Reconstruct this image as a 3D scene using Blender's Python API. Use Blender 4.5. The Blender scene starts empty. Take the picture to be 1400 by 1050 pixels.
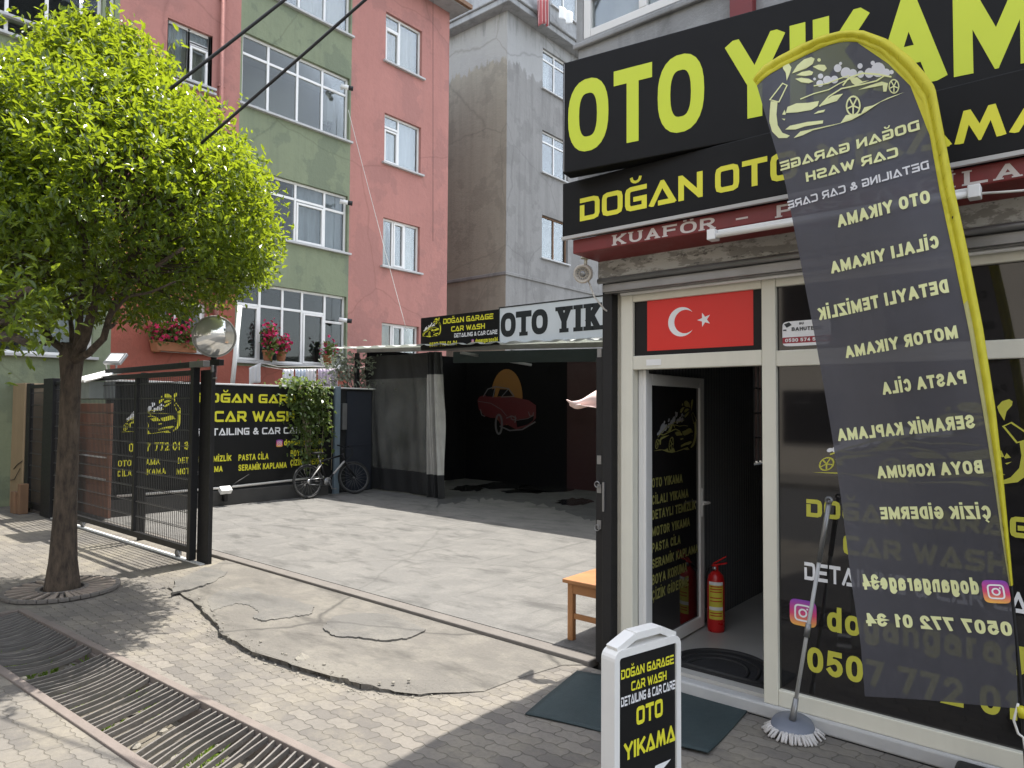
import bpy, bmesh, math, random
import numpy as np
from mathutils import Vector
random.seed(7); np.random.seed(7)
R_ = math.radians
SC = bpy.context.scene
# ---------------------------------------------------------------- camera
YAW, PITCH, ROLL = R_(40.1), R_(2.08), R_(.38)
FOC, PCX, PCY = 950., 700., 525.            # focal length in pixels of the 1400x1050 photograph
CAM = Vector((0, 0, 1.8))
_f = Vector((-math.sin(YAW)*math.cos(PITCH), math.cos(YAW)*math.cos(PITCH), math.sin(PITCH)))
_r = Vector((math.cos(YAW), math.sin(YAW), 0)); _u = _r.cross(_f)
CR = _r*math.cos(ROLL) + _u*math.sin(ROLL); CU = -_r*math.sin(ROLL) + _u*math.cos(ROLL); CF = _f
cd = bpy.data.cameras.new('camera'); cam = bpy.data.objects.new('camera', cd); SC.collection.objects.link(cam)
from mathutils import Matrix
cam.matrix_world = Matrix(((CR.x, CU.x, -CF.x, CAM.x), (CR.y, CU.y, -CF.y, CAM.y), (CR.z, CU.z, -CF.z, CAM.z), (0, 0, 0, 1)))
cd.sensor_width = 36; cd.lens = 36*FOC/1400; cd.clip_start = .05; cd.clip_end = 500
SC.camera = cam
# ---------------------------------------------------------------- light
SUN_EL, SUN_AZ = R_(72), R_(-4)              # azimuth from +Y towards +X
w = bpy.data.worlds.new('World'); SC.world = w; w.use_nodes = True
nt = w.node_tree; bg = nt.nodes['Background']
sky = nt.nodes.new('ShaderNodeTexSky'); sky.sky_type = 'NISHITA'; sky.sun_disc = False
sky.sun_elevation = SUN_EL; sky.sun_rotation = SUN_AZ; sky.air_density = 1.0; sky.dust_density = 1.5
hs = nt.nodes.new('ShaderNodeHueSaturation'); hs.inputs['Saturation'].default_value = .42; nt.links.new(sky.outputs[0], hs.inputs['Color']); nt.links.new(hs.outputs[0], bg.inputs[0]); bg.inputs[1].default_value = .15
sd = bpy.data.lights.new('sun', 'SUN'); so = bpy.data.objects.new('sun', sd); SC.collection.objects.link(so)
sd.energy = 2.45; sd.angle = R_(.5); sd.color = (1, .95, .87)
SUNV = Vector((math.cos(SUN_EL)*math.sin(SUN_AZ), math.cos(SUN_EL)*math.cos(SUN_AZ), math.sin(SUN_EL)))
so.rotation_euler = SUNV.to_track_quat('Z', 'Y').to_euler(); so.location = (0, 5, 30)
SC.view_settings.view_transform = 'Standard'; SC.view_settings.look = 'None'
SC.view_settings.exposure = 1.95; SC.view_settings.gamma = 1
# ---------------------------------------------------------------- pixel rays (measured from the photograph) met with real planes
def ray(x, y): return CR*((x-PCX)/FOC) - CU*((y-PCY)/FOC) + CF
def AX(x, y, X): d = ray(x, y); return CAM + d*((X-CAM.x)/d.x)
def AY(x, y, Y): d = ray(x, y); return CAM + d*((Y-CAM.y)/d.y)
def AZ(x, y, Z=0.): d = ray(x, y); return CAM + d*((Z-CAM.z)/d.z)
def AP(x, y, p, n): d = ray(x, y); return CAM + d*((p-CAM).dot(n)/d.dot(n))
VX, VY, VZ = Vector((1, 0, 0)), Vector((0, 1, 0)), Vector((0, 0, 1))
# ---------------------------------------------------------------- scene helpers
def tag(o, label=None, cat=None, group=None, kind=None):
    if label: o['label'] = label
    if cat: o['category'] = cat
    if group: o['group'] = group
    if kind: o['kind'] = kind
    return o
def thing(name, label, cat, loc=(0, 0, 0), group=None):
    o = bpy.data.objects.new(name, None); SC.collection.objects.link(o); o.location = loc
    o.empty_display_size = .1
    return tag(o, label, cat, group)
def wloc(o):
    v = Vector(o.location)
    while o.parent: o = o.parent; v += Vector(o.location)
    return v
class MB:
    def __init__(s): s.v = []; s.f = []; s.m = []; s.mi = 0; s.sm = []; s.lines = []
    def add(s, vs, fs, smooth=False):
        k = len(s.v); s.v += [Vector(p) for p in vs]
        for f in fs: s.f.append([k+i for i in f]); s.m.append(s.mi); s.sm.append(smooth)
    def box(s, x0, x1, y0, y1, z0, z1):
        x0, x1 = min(x0, x1), max(x0, x1); y0, y1 = min(y0, y1), max(y0, y1); z0, z1 = min(z0, z1), max(z0, z1)
        s.add([(x0,y0,z0),(x1,y0,z0),(x1,y1,z0),(x0,y1,z0),(x0,y0,z1),(x1,y0,z1),(x1,y1,z1),(x0,y1,z1)],
              [(0,3,2,1),(4,5,6,7),(0,1,5,4),(1,2,6,5),(2,3,7,6),(3,0,4,7)]); return s
    def bar(s, a, b, w_, h_, up=VZ):
        a, b = Vector(a), Vector(b); d = (b-a).normalized(); u = Vector(up)
        if abs(d.dot(u)) > .95: u = VX if abs(d.x) < .9 else VY
        r = d.cross(u).normalized()*(w_/2); t = r.cross(d).normalized()*(h_/2)
        vs = [a-r-t, a+r-t, a+r+t, a-r+t, b-r-t, b+r-t, b+r+t, b-r+t]
        s.add(vs, [(3,2,1,0),(4,5,6,7),(0,1,5,4),(1,2,6,5),(2,3,7,6),(3,0,4,7)]); return s
    def tube(s, pts, r, n=8, cap=True, smooth=True):
        pts = [Vector(p) for p in pts]; rs = r if isinstance(r, (list, tuple)) else [r]*len(pts)
        vs = []; prev = None
        for i, p in enumerate(pts):
            d = (pts[min(i+1, len(pts)-1)] - pts[max(i-1, 0)])
            if d.length < 1e-9: d = VZ
            d.normalize()
            if prev is None: prev = VZ.cross(d) if abs(d.z) < .95 else VX.cross(d)
            prev = (prev - d*prev.dot(d)).normalized(); q = d.cross(prev)
            vs += [p + (prev*math.cos(2*math.pi*k/n) + q*math.sin(2*math.pi*k/n))*rs[i] for k in range(n)]
        fs = [(i*n+k, i*n+(k+1) % n, (i+1)*n+(k+1) % n, (i+1)*n+k) for i in range(len(pts)-1) for k in range(n)]
        k0 = len(s.v); s.add(vs, fs, smooth)
        if cap:
            for f in (list(range(n))[::-1], [(len(pts)-1)*n+k for k in range(n)]):
                s.f.append([k0+i for i in f]); s.m.append(s.mi); s.sm.append(False)
        return s
    def lathe(s, c, prof, n=20, axis=VZ, smooth=True):
        axis = Vector(axis).normalized(); a = axis.orthogonal().normalized(); b = axis.cross(a); c = Vector(c)
        vs = [c + axis*h + (a*math.cos(2*math.pi*k/n)+b*math.sin(2*math.pi*k/n))*r for r, h in prof for k in range(n)]
        s.add(vs, [(i*n+k, i*n+(k+1) % n, (i+1)*n+(k+1) % n, (i+1)*n+k) for i in range(len(prof)-1) for k in range(n)], smooth); return s
    def poly(s, pts): s.add(pts, [list(range(len(pts)))]); return s
    def prism(s, pts, off):
        pts = [Vector(p) for p in pts]; off = Vector(off); n = len(pts)
        s.add(pts+[p+off for p in pts], [list(range(n))[::-1], list(range(n, 2*n))]+[(i, (i+1) % n, n+(i+1) % n, n+i) for i in range(n)]); return s
    def grid(s, fn, nu, nv, smooth=True):
        vs = [fn(i/nu, j/nv) for j in range(nv+1) for i in range(nu+1)]
        s.add(vs, [(j*(nu+1)+i, j*(nu+1)+i+1, (j+1)*(nu+1)+i+1, (j+1)*(nu+1)+i) for j in range(nv) for i in range(nu)], smooth); return s
    def build(s, name, mats, parent=None, bev=0., origin=None):
        if name == 'lettering' and len(s.lines) > 1:                  # each line of writing is a part of its own
            for a, b in zip(s.lines, s.lines[1:]+[len(s.f)]):
                q = MB()
                for f in s.f[a:b]: q.poly([s.v[i] for i in f])
                o = q.build(name, mats, parent)
            return o
        me = bpy.data.meshes.new(name); base = wloc(parent) if parent else Vector(origin or (0, 0, 0))
        me.from_pydata([tuple(p-base) for p in s.v], [], s.f)
        for m_ in (mats if isinstance(mats, (list, tuple)) else [mats]): me.materials.append(m_)
        me.polygons.foreach_set('material_index', s.m); me.polygons.foreach_set('use_smooth', s.sm); me.update()
        o = bpy.data.objects.new(name, me); SC.collection.objects.link(o)
        if parent: o.parent = parent
        else: o.location = base
        if bev:
            b = o.modifiers.new('edge', 'BEVEL'); b.width = bev; b.segments = 2; b.limit_method = 'ANGLE'; b.angle_limit = R_(50)
        return o
def children(o): return [c for c in bpy.data.objects if c.parent == o]
def dup(o, loc, label=None, parent=None):
    c = o.copy(); SC.collection.objects.link(c)
    if parent: c.parent = parent
    else: c.location = loc
    if label: c['label'] = label
    for ch in children(o): dup(ch, None, None, c)
    return c
# ---------------------------------------------------------------- materials
class NT:
    def __init__(s, name):
        s.m = bpy.data.materials.new(name); s.m.use_nodes = True; s.t = s.m.node_tree; s.b = s.t.nodes['Principled BSDF']; s.out = s.t.nodes['Material Output']
    def n(s, ty, **kw):
        q = s.t.nodes.new('ShaderNode'+ty)
        for k, v in kw.items():
            if k.startswith('i_'): q.inputs[k[2:].replace('_', ' ')].default_value = v
            else: setattr(q, k, v)
        return q
    def l(s, a, b): s.t.links.new(a, b); return s
    def coord(s): 
        if not hasattr(s, '_c'): s._c = s.n('TexCoord').outputs['Object']
        return s._c
    def noise(s, scale, detail=4, rough=.6, vec=None):
        q = s.n('TexNoise', i_Scale=scale, i_Detail=detail, i_Roughness=rough); s.l(vec or s.coord(), q.inputs['Vector']); return q.outputs['Fac']
    def ramp(s, fac, stops):
        q = s.n('ValToRGB'); e = q.color_ramp.elements
        e[0].position, e[0].color = stops[0][0], stops[0][1]; e[1].position, e[1].color = stops[1][0], stops[1][1]
        for p, c in stops[2:]: k = e.new(p); k.color = c
        s.l(fac, q.inputs[0]); return q.outputs[0]
    def mix(s, fac, a, b, mode='MIX'):
        q = s.n('Mix', data_type='RGBA', blend_type=mode)
        for i, v in ((0, fac), (6, a), (7, b)):
            if hasattr(v, 'is_output'): s.l(v, q.inputs[i])
            else: q.inputs[i].default_value = v
        return q.outputs[2]
    def math(s, op, a, b=0.):
        q = s.n('Math', operation=op)
        for i, v in ((0, a), (1, b)):
            if hasattr(v, 'is_output'): s.l(v, q.inputs[i])
            else: q.inputs[i].default_value = v
        return q.outputs[0]
    def bump(s, h, strength=.3, dist=.01):
        q = s.n('Bump', i_Strength=strength, i_Distance=dist); s.l(h, q.inputs['Height']); s.l(q.outputs[0], s.b.inputs['Normal'])
def g4(c, k=1.): return (min(c[0]*k, 1), min(c[1]*k, 1), min(c[2]*k, 1), 1)
WHITE = (1, 1, 1, 1); BLACK = (0, 0, 0, 1)
def mat(name, col, rough=.6, var=.15, scale=2., bump=0., bscale=60., metal=0., spec=.5, coat=0., streak=0.):
    s = NT(name); c = s.mix(s.noise(scale, 6), g4(col, 1-var), g4(col, 1+var))
    if streak:                                # rain streaks and grime with a shape of their own
        mp = s.n('Mapping'); mp.inputs['Scale'].default_value = (3.2, 3.2, .22); s.l(s.coord(), mp.inputs['Vector'])
        st = s.ramp(s.noise(1.6, 7, .65, mp.outputs[0]), [(.48, BLACK), (.72, WHITE)])
        c = s.mix(s.math('MULTIPLY', st, streak), c, g4(col, .45))
    s.l(c, s.b.inputs['Base Color']); s.b.inputs['Roughness'].default_value = rough
    s.b.inputs['Metallic'].default_value = metal; s.b.inputs['Specular IOR Level'].default_value = spec; s.b.inputs['Coat Weight'].default_value = coat
    if rough > .12:
        r = s.n('MapRange', i_To_Min=max(rough-.12, .03), i_To_Max=min(rough+.12, 1)); s.l(s.noise(scale*4, 4), r.inputs['Value']); s.l(r.outputs[0], s.b.inputs['Roughness'])
    if bump: s.bump(s.noise(bscale, 6, .65), bump, .01)
    return s.m
def leafmat0(name):
    s = NT(name); s.b.inputs['Base Color'].default_value = (.78, .78, .77, 1); s.b.inputs['Roughness'].default_value = .9; t = s.n('BsdfTranslucent'); t.inputs[0].default_value = (.7, .7, .7, 1)
    q = s.n('MixShader'); q.inputs[0].default_value = .3; s.l(s.b.outputs[0], q.inputs[1]); s.l(t.outputs[0], q.inputs[2]); s.l(q.outputs[0], s.out.inputs[0]); return s.m
M = {}
M['black_metal'] = mat('black_metal', (.012, .012, .013), .5, .3, 6, .1, 90, spec=.35)
M['grey_metal'] = mat('grey_metal', (.25, .25, .25), .4, .2, 8, .1, 60, .7)
M['steel'] = mat('steel', (.5, .5, .5), .3, .1, 8, 0, 1, 1.)
M['white_pvc'] = mat('white_pvc', (.72, .71, .68), .35, .06, 3)
M['cream_pvc'] = mat('cream_pvc', (.66, .64, .54), .4, .07, 4, .03, 30, streak=.12)
M['white_paint'] = mat('white_paint', (.75, .75, .73), .5, .06, 3)
M['black_vinyl'] = mat('black_vinyl', (.009, .009, .009), .5, .3, 2.5, .05, 8, spec=.25)
M['black_board'] = mat('black_board', (.007, .007, .007), .55, .3, 3, .03, 5, spec=.2)
M['lime'] = mat('lime', (.56, .64, .03), .45, .05, 5)
M['yellow'] = mat('yellow', (.72, .68, .035), .45, .05, 5)
M['pale_yellow'] = mat('pale_yellow', (.74, .76, .26), .6, .05, 5)
M['vinyl_yellow'] = mat('vinyl_yellow', (.52, .5, .06), .5, .08, 8)
M['white_ink'] = mat('white_ink', (.78, .78, .78), .5, .04, 5)
M['dark_ink'] = mat('dark_ink', (.012, .016, .018), .5, .1, 5)
M['red_flag'] = mat('red_flag', (.66, .022, .014), .45, .04, 3)
M['red_awning'] = mat('red_awning', (.17, .018, .018), .45, .25, 5, .05, 30, streak=.35)
M['rubber'] = mat('rubber', (.018, .032, .034), .75, .25, 6, .35, 160)
M['doormat'] = mat('doormat', (.015, .015, .016), .9, .3, 20, .8, 220)
M['wood'] = mat('wood', (.33, .15, .055), .5, .35, 6, .15, 40, streak=.3)
M['board_white'] = mat('board_white', (.74, .73, .7), .5, .08, 4, .05, 40, streak=.22)
M['brown_wood'] = mat('brown_wood', (.2, .115, .065), .8, .35, 4, .3, 30, streak=.4)
M['tan_panel'] = mat('tan_panel', (.3, .22, .13), .7, .2, 3, .1, 20, streak=.3)
M['cream_wall'] = mat('cream_wall', (.52, .46, .33), .8, .12, 2, .15, 50, streak=.3)
M['pier'] = mat('pier', (.56, .52, .42), .8, .18, 5, .5, 30, streak=.4)
M['dark_wall'] = mat('dark_wall', (.012, .013, .014), .7, .25, 3, .15, 20)
M['interior_dark'] = mat('interior_dark', (.09, .09, .09), .7, .2, 4)
M['rubber_black'] = mat('rubber_black', (.014, .014, .014), .7, .2, 5, .2, 80)
M['terracotta'] = mat('terracotta', (.32, .13, .06), .8, .2, 6, .2, 60)
M['red_paint'] = mat('red_paint', (.5, .012, .012), .3, .08, 5)
M['stone'] = mat('stone', (.2, .185, .155), .85, .2, 12, .5, 40)
M['marble'] = mat('marble', (.42, .42, .41), .5, .18, 9, .05, 60)
M['pink_cloth'] = mat('pink_cloth', (.75, .58, .54), .8, .08, 10, .2, 30)
M['curtain_cloth'] = leafmat0('curtain_cloth')
M['cable'] = mat('cable', (.012, .012, .012), .6, .2, 10)
M['white_cable'] = mat('white_cable', (.6, .58, .54), .5, .1, 10)
M['wire'] = mat('wire', (.045, .045, .046), .35, .3, 6)
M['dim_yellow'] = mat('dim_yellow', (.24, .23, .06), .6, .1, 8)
def agedmat():
    s = NT('peeling_shutter_paint'); c = s.mix(s.noise(3, 6), g4((.3, .29, .26)), g4((.4, .39, .35)))
    mp = s.n('Mapping'); mp.inputs['Scale'].default_value = (1, 1, 2.5); s.l(s.coord(), mp.inputs['Vector'])
    c = s.mix(s.math('MULTIPLY', s.ramp(s.noise(5, 9, .7, mp.outputs[0]), [(.5, BLACK), (.54, WHITE)]), .75), c, g4((.15, .14, .12)))
    c = s.mix(s.math('MULTIPLY', s.ramp(s.noise(14, 6, .7, mp.outputs[0]), [(.6, BLACK), (.63, WHITE)]), .8), c, g4((.06, .055, .05)))
    c = s.mix(s.math('MULTIPLY', s.ramp(s.noise(2, 6, .7), [(.55, BLACK), (.7, WHITE)]), .6), c, g4((.1, .095, .085)))
    s.l(c, s.b.inputs['Base Color']); s.b.inputs['Roughness'].default_value = .75; s.bump(s.noise(14, 8, .7), .6, .01); return s.m
M['aged'] = agedmat()
def plaster(name, col, stain, amt, streak=.25, band=None, sill=0.):
    s = NT(name)
    big = s.noise(.5, 6, .6); fine = s.noise(5, 6, .7)
    c = s.mix(big, g4(col, .82), g4(col, 1.12)); c = s.mix(s.math('MULTIPLY', s.ramp(fine, [(.45, BLACK), (.7, WHITE)]), .25), c, g4(col, .72))
    mp = s.n('Mapping'); mp.inputs['Scale'].default_value = (2.5, 2.5, .16); s.l(s.coord(), mp.inputs['Vector'])
    st = s.ramp(s.noise(1.3, 8, .7, mp.outputs[0]), [(.47, BLACK), (.75, WHITE)])
    c = s.mix(s.math('MULTIPLY', st, streak), c, g4(stain))
    pt = s.ramp(s.noise(.8, 7, .62), [(.53, BLACK), (.56, WHITE)])
    c = s.mix(s.math('MULTIPLY', pt, amt), c, g4(stain))
    if band:                                                           # paler unpainted top of the wall, its lower edge ragged
        sp = s.n('SeparateXYZ'); s.l(s.coord(), sp.inputs[0]); e = s.math('ADD', sp.outputs[2], s.math('MULTIPLY', s.math('ADD', s.noise(1.1, 8, .7), s.noise(1.6, 8, .7, mp.outputs[0])), 1.5))
        c = s.mix(s.math('MULTIPLY', s.ramp(s.math('SUBTRACT', e, band), [(.0, BLACK), (.12, WHITE)]), .7), c, g4((.36, .36, .35)))
        dk = s.ramp(s.math('SUBTRACT', e, band+1.05), [(.0, BLACK), (.35, WHITE)]); c = s.mix(s.math('MULTIPLY', s.math('MULTIPLY', dk, st), .8), c, g4((.08, .08, .075)))
    cr_ = s.n('TexVoronoi', feature='DISTANCE_TO_EDGE', i_Scale=.33); wv_ = s.n('Mix', data_type='VECTOR'); nz_ = s.n('TexNoise', i_Scale=.9, i_Detail=8.); s.l(s.coord(), nz_.inputs['Vector']); wv_.inputs[0].default_value = .3
    s.l(s.coord(), wv_.inputs[4]); s.l(nz_.outputs['Color'], wv_.inputs[5]); s.l(wv_.outputs[1], cr_.inputs['Vector'])
    c = s.mix(s.math('MULTIPLY', s.ramp(cr_.outputs['Distance'], [(0, WHITE), (.006, BLACK)]), .4), c, g4(col, .45))
    s.l(c, s.b.inputs['Base Color']); s.b.inputs['Roughness'].default_value = .9
    h = s.math('ADD', s.noise(9, 8, .7), s.math('MULTIPLY', s.noise(1.2, 4), 1.5)); s.bump(h, .5, .03)
    return s.m
M['pink'] = plaster('pink_plaster', (.42, .19, .158), (.3, .145, .125), .5, .4)
M['brick_red'] = plaster('red_plaster', (.32, .092, .06), (.21, .07, .045), .35, .35)
M['green'] = plaster('green_plaster', (.21, .24, .15), (.125, .15, .105), .5, .5)
M['grey_plaster'] = plaster('grey_plaster', (.25, .243, .23), (.135, .13, .122), .3, .7, 15.2)
M['tan_plaster'] = plaster('tan_plaster', (.33, .3, .235), (.2, .182, .145), .4, .5, 15.4)
M['pale_plaster'] = plaster('pale_plaster', (.34, .345, .345), (.16, .165, .165), .25, .7)
def glass(name, tint, refl, rough=.02):
    s = NT(name); t = s.n('BsdfTransparent'); t.inputs[0].default_value = tint
    gl = s.n('BsdfGlossy'); gl.inputs['Roughness'].default_value = rough
    fr = s.n('Fresnel', i_IOR=1.5); k = s.math('ADD', s.math('MULTIPLY', fr.outputs[0], .6), refl)
    q = s.n('MixShader'); s.l(k, q.inputs[0]); s.l(t.outputs[0], q.inputs[1]); s.l(gl.outputs[0], q.inputs[2]); s.l(q.outputs[0], s.out.inputs[0])
    return s.m
M['glass'] = glass('window_glass', (.85, .88, .88, 1), .0)
M['clear_pvc'] = None
M['dark_glass'] = mat('dark_glass', (.013, .012, .012), .04, .1, 1, spec=.8)
M['room'] = mat('room', (.1, .1, .1), .9, .2, 1)
M['room_pale'] = mat('room_pale', (.42, .4, .35), .9, .1, 1)
M['mirror'] = mat('mirror', (.9, .9, .88), .07, .02, 1, metal=.7)
def milky():
    s = NT('hazy_clear_pvc'); t = s.n('BsdfTransparent'); t.inputs[0].default_value = (.6, .6, .58, 1); s.b.inputs['Base Color'].default_value = (.34, .34, .31, 1); s.b.inputs['Roughness'].default_value = .16; mpc = s.n('Mapping'); mpc.inputs['Scale'].default_value = (3, 3, .6); s.l(s.coord(), mpc.inputs['Vector']); s.bump(s.noise(2.2, 6, .6, mpc.outputs[0]), 1., .05)
    q = s.n('MixShader'); s.l(s.ramp(s.noise(1.3, 6), [(.35, (.16,)*3+(1,)), (.7, (.4,)*3+(1,))]), q.inputs[0]); s.l(t.outputs[0], q.inputs[1]); s.l(s.b.outputs[0], q.inputs[2]); s.l(q.outputs[0], s.out.inputs[0]); return s.m
M['clear_pvc'] = milky()
def leafmat(name, c1, c2, tr, amount=.45, rough=.35):
    s = NT(name); nz = s.noise(1.7, 3); n2 = s.noise(23, 2)
    c = s.mix(s.math('MULTIPLY', s.math('ADD', nz, n2), .5), g4(c1), g4(c2)); s.l(c, s.b.inputs['Base Color']); s.b.inputs['Roughness'].default_value = rough
    t = s.n('BsdfTranslucent'); s.l(s.mix(n2, g4(tr, .8), g4(tr, 1.2)), t.inputs[0]); q = s.n('MixShader'); q.inputs[0].default_value = amount
    s.l(s.b.outputs[0], q.inputs[1]); s.l(t.outputs[0], q.inputs[2]); s.l(q.outputs[0], s.out.inputs[0]); return s.m
M['leaf'] = leafmat('tree_leaf', (.022, .05, .01), (.06, .11, .018), (.4, .5, .02), .4, .28)
M['leaf_climber'] = leafmat('climber_leaf', (.05, .09, .025), (.14, .19, .06), (.22, .3, .05), .4)
M['leaf_grey'] = leafmat('grey_leaf', (.08, .11, .07), (.34, .36, .3), (.16, .2, .1), .25)
M['grass'] = leafmat('grass_blade', (.08, .16, .02), (.16, .25, .04), (.25, .36, .05))
M['flower'] = mat('flower', (.62, .03, .14), .7, .3, 9)
def barkmat():
    s = NT('bark'); mp = s.n('Mapping'); mp.inputs['Scale'].default_value = (1, 1, .3); s.l(s.coord(), mp.inputs['Vector'])
    f = s.noise(18, 8, .7, mp.outputs[0]); c = s.ramp(f, [(.32, g4((.022, .016, .012))), (.66, g4((.115, .085, .06)))])
    s.l(c, s.b.inputs['Base Color']); s.b.inputs['Roughness'].default_value = .9; s.bump(f, 1., .035); return s.m
M['bark'] = barkmat()
def pavermat():
    s = NT('paver_blocks'); sep = s.n('SeparateXYZ'); s.l(s.coord(), sep.inputs[0])
    zig = lambda a: s.math('MULTIPLY', s.math('SINE', s.math('MULTIPLY', a, 2*math.pi/.09)), .006)
    wob = s.math('MULTIPLY', s.math('SUBTRACT', s.noise(2.5, 3), .5), .05)
    x = s.math('ADD', s.math('ADD', sep.outputs[0], zig(sep.outputs[1])), wob); y = s.math('ADD', s.math('ADD', sep.outputs[1], zig(sep.outputs[0])), wob)
    cb = s.n('CombineXYZ'); s.l(x, cb.inputs[0]); s.l(y, cb.inputs[1])
    b = s.n('TexBrick', offset=.5); s.l(cb.outputs[0], b.inputs['Vector'])
    for k, v in (('Scale', 1.), ('Mortar Size', .0042), ('Mortar Smooth', .6), ('Bias', 0), ('Brick Width', .18), ('Row Height', .09)): b.inputs[k].default_value = v
    b.inputs['Color1'].default_value = g4((.182, .165, .141)); b.inputs['Color2'].default_value = g4((.108, .098, .087)); b.inputs['Mortar'].default_value = g4((.1, .09, .073))
    dirt = s.noise(1.1, 9, .72); c = s.mix(s.math('MULTIPLY', s.ramp(dirt, [(.47, BLACK), (.62, WHITE)]), .85), b.outputs['Color'], g4((.215, .192, .148)))
    c = s.mix(s.math('MULTIPLY', s.ramp(s.noise(30, 4, .7), [(.4, BLACK), (.75, WHITE)]), .4), c, g4((.08, .075, .068)))
    c = s.mix(s.math('MULTIPLY', s.ramp(s.noise(.45, 5), [(.45, BLACK), (.62, WHITE)]), .5), c, g4((.1, .095, .088)))
    s.l(c, s.b.inputs['Base Color']); s.b.inputs['Roughness'].default_value = .88
    h = s.math('ADD', s.math('MULTIPLY', b.outputs['Fac'], -1.), s.math('MULTIPLY', s.noise(40, 6, .7), .5)); s.bump(h, .8, .008); return s.m
M['pavers'] = pavermat()
def concretemat(name, col, dust, streaks, crack, scuff=False):
    s = NT(name); c = s.mix(s.noise(.7, 6), g4(col, .84), g4(col, 1.1))
    c = s.mix(s.math('MULTIPLY', s.ramp(s.noise(2.2, 8, .68), [(.46, BLACK), (.6, WHITE)]), .65), c, g4(dust))
    mp = s.n('Mapping'); mp.inputs['Scale'].default_value = (1.1, 3, 1); mp.inputs['Rotation'].default_value = (0, 0, .9); s.l(s.coord(), mp.inputs['Vector'])
    st = s.ramp(s.noise(1.2, 8, .65, mp.outputs[0]), [(.52, BLACK), (.66, WHITE)]); c = s.mix(s.math('MULTIPLY', st, streaks), c, g4(col, .5))
    wv = s.n('TexVoronoi', feature='DISTANCE_TO_EDGE', i_Scale=.55); vv = s.n('Mix', data_type='VECTOR')
    nz = s.n('TexNoise', i_Scale=1.6, i_Detail=6.); s.l(s.coord(), nz.inputs['Vector']); vv.inputs[0].default_value = .25
    s.l(s.coord(), vv.inputs[4]); s.l(nz.outputs['Color'], vv.inputs[5]); s.l(vv.outputs[1], wv.inputs['Vector'])
    cr = s.ramp(wv.outputs['Distance'], [(0, WHITE), (.012, BLACK)]); c = s.mix(s.math('MULTIPLY', cr, crack), c, g4(col, .35))
    c = s.mix(s.math('MULTIPLY', s.ramp(s.noise(70, 4, .75), [(.42, BLACK), (.7, WHITE)]), .45), c, g4(col, .55))
    if scuff:                                                          # tyre scuffs and oil spots of a working yard
        for rot, thr in ((.35, .6), (-.5, .62)):
            m2 = s.n('Mapping'); m2.inputs['Scale'].default_value = (7, .55, 1); m2.inputs['Rotation'].default_value = (0, 0, rot); s.l(s.coord(), m2.inputs['Vector'])
            c = s.mix(s.math('MULTIPLY', s.ramp(s.noise(1.1, 6, .6, m2.outputs[0]), [(thr, BLACK), (thr+.07, WHITE)]), .45), c, g4(col, .45))
        c = s.mix(s.math('MULTIPLY', s.ramp(s.noise(1.9, 5, .55), [(.66, BLACK), (.72, WHITE)]), .5), c, g4(col, .4))
    s.l(c, s.b.inputs['Base Color']); s.b.inputs['Roughness'].default_value = .85
    s.bump(s.math('ADD', s.noise(25, 8, .7), s.math('MULTIPLY', s.noise(1.2, 8, .65, mp.outputs[0]), 1.2)), .6, .015); return s.m
M['court'] = concretemat('court_concrete', (.132, .128, .12), (.172, .166, .153), .9, .35, True)
M['apron'] = concretemat('apron_concrete', (.122, .113, .099), (.176, .163, .137), .8, .9)
M['patch'] = concretemat('patch_concrete', (.112, .107, .098), (.16, .15, .13), .6, .6)
M['kerb'] = mat('kerb', (.13, .118, .106), .85, .3, 5, .5, 40)
M['asphalt'] = mat('asphalt', (.06, .06, .06), .85, .2, 3, .5, 120)
M['pit'] = mat('pit', (.13, .115, .09), .95, .5, 6, .9, 18)
def gradmat(name, stops, axis, lo, hi):                              # printed colour fade of the camera app emblem
    s = NT(name); sep = s.n('SeparateXYZ'); s.l(s.coord(), sep.inputs[0]); r = s.n('MapRange', i_From_Min=lo, i_From_Max=hi); s.l(sep.outputs[axis], r.inputs['Value'])
    s.l(s.ramp(r.outputs[0], stops), s.b.inputs['Base Color']); s.b.inputs['Roughness'].default_value = .45; return s.m
def ribmat():
    s = NT('ribbed_dark_cladding'); wv = s.n('TexWave', wave_type='BANDS', bands_direction='Y', i_Scale=6.); s.l(s.coord(), wv.inputs['Vector'])
    s.l(s.mix(wv.outputs[1], g4((.11, .115, .12)), g4((.19, .195, .2))), s.b.inputs['Base Color']); s.b.inputs['Roughness'].default_value = .55; s.bump(wv.outputs[1], .4, .01); return s.m
M['rib'] = ribmat()
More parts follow.
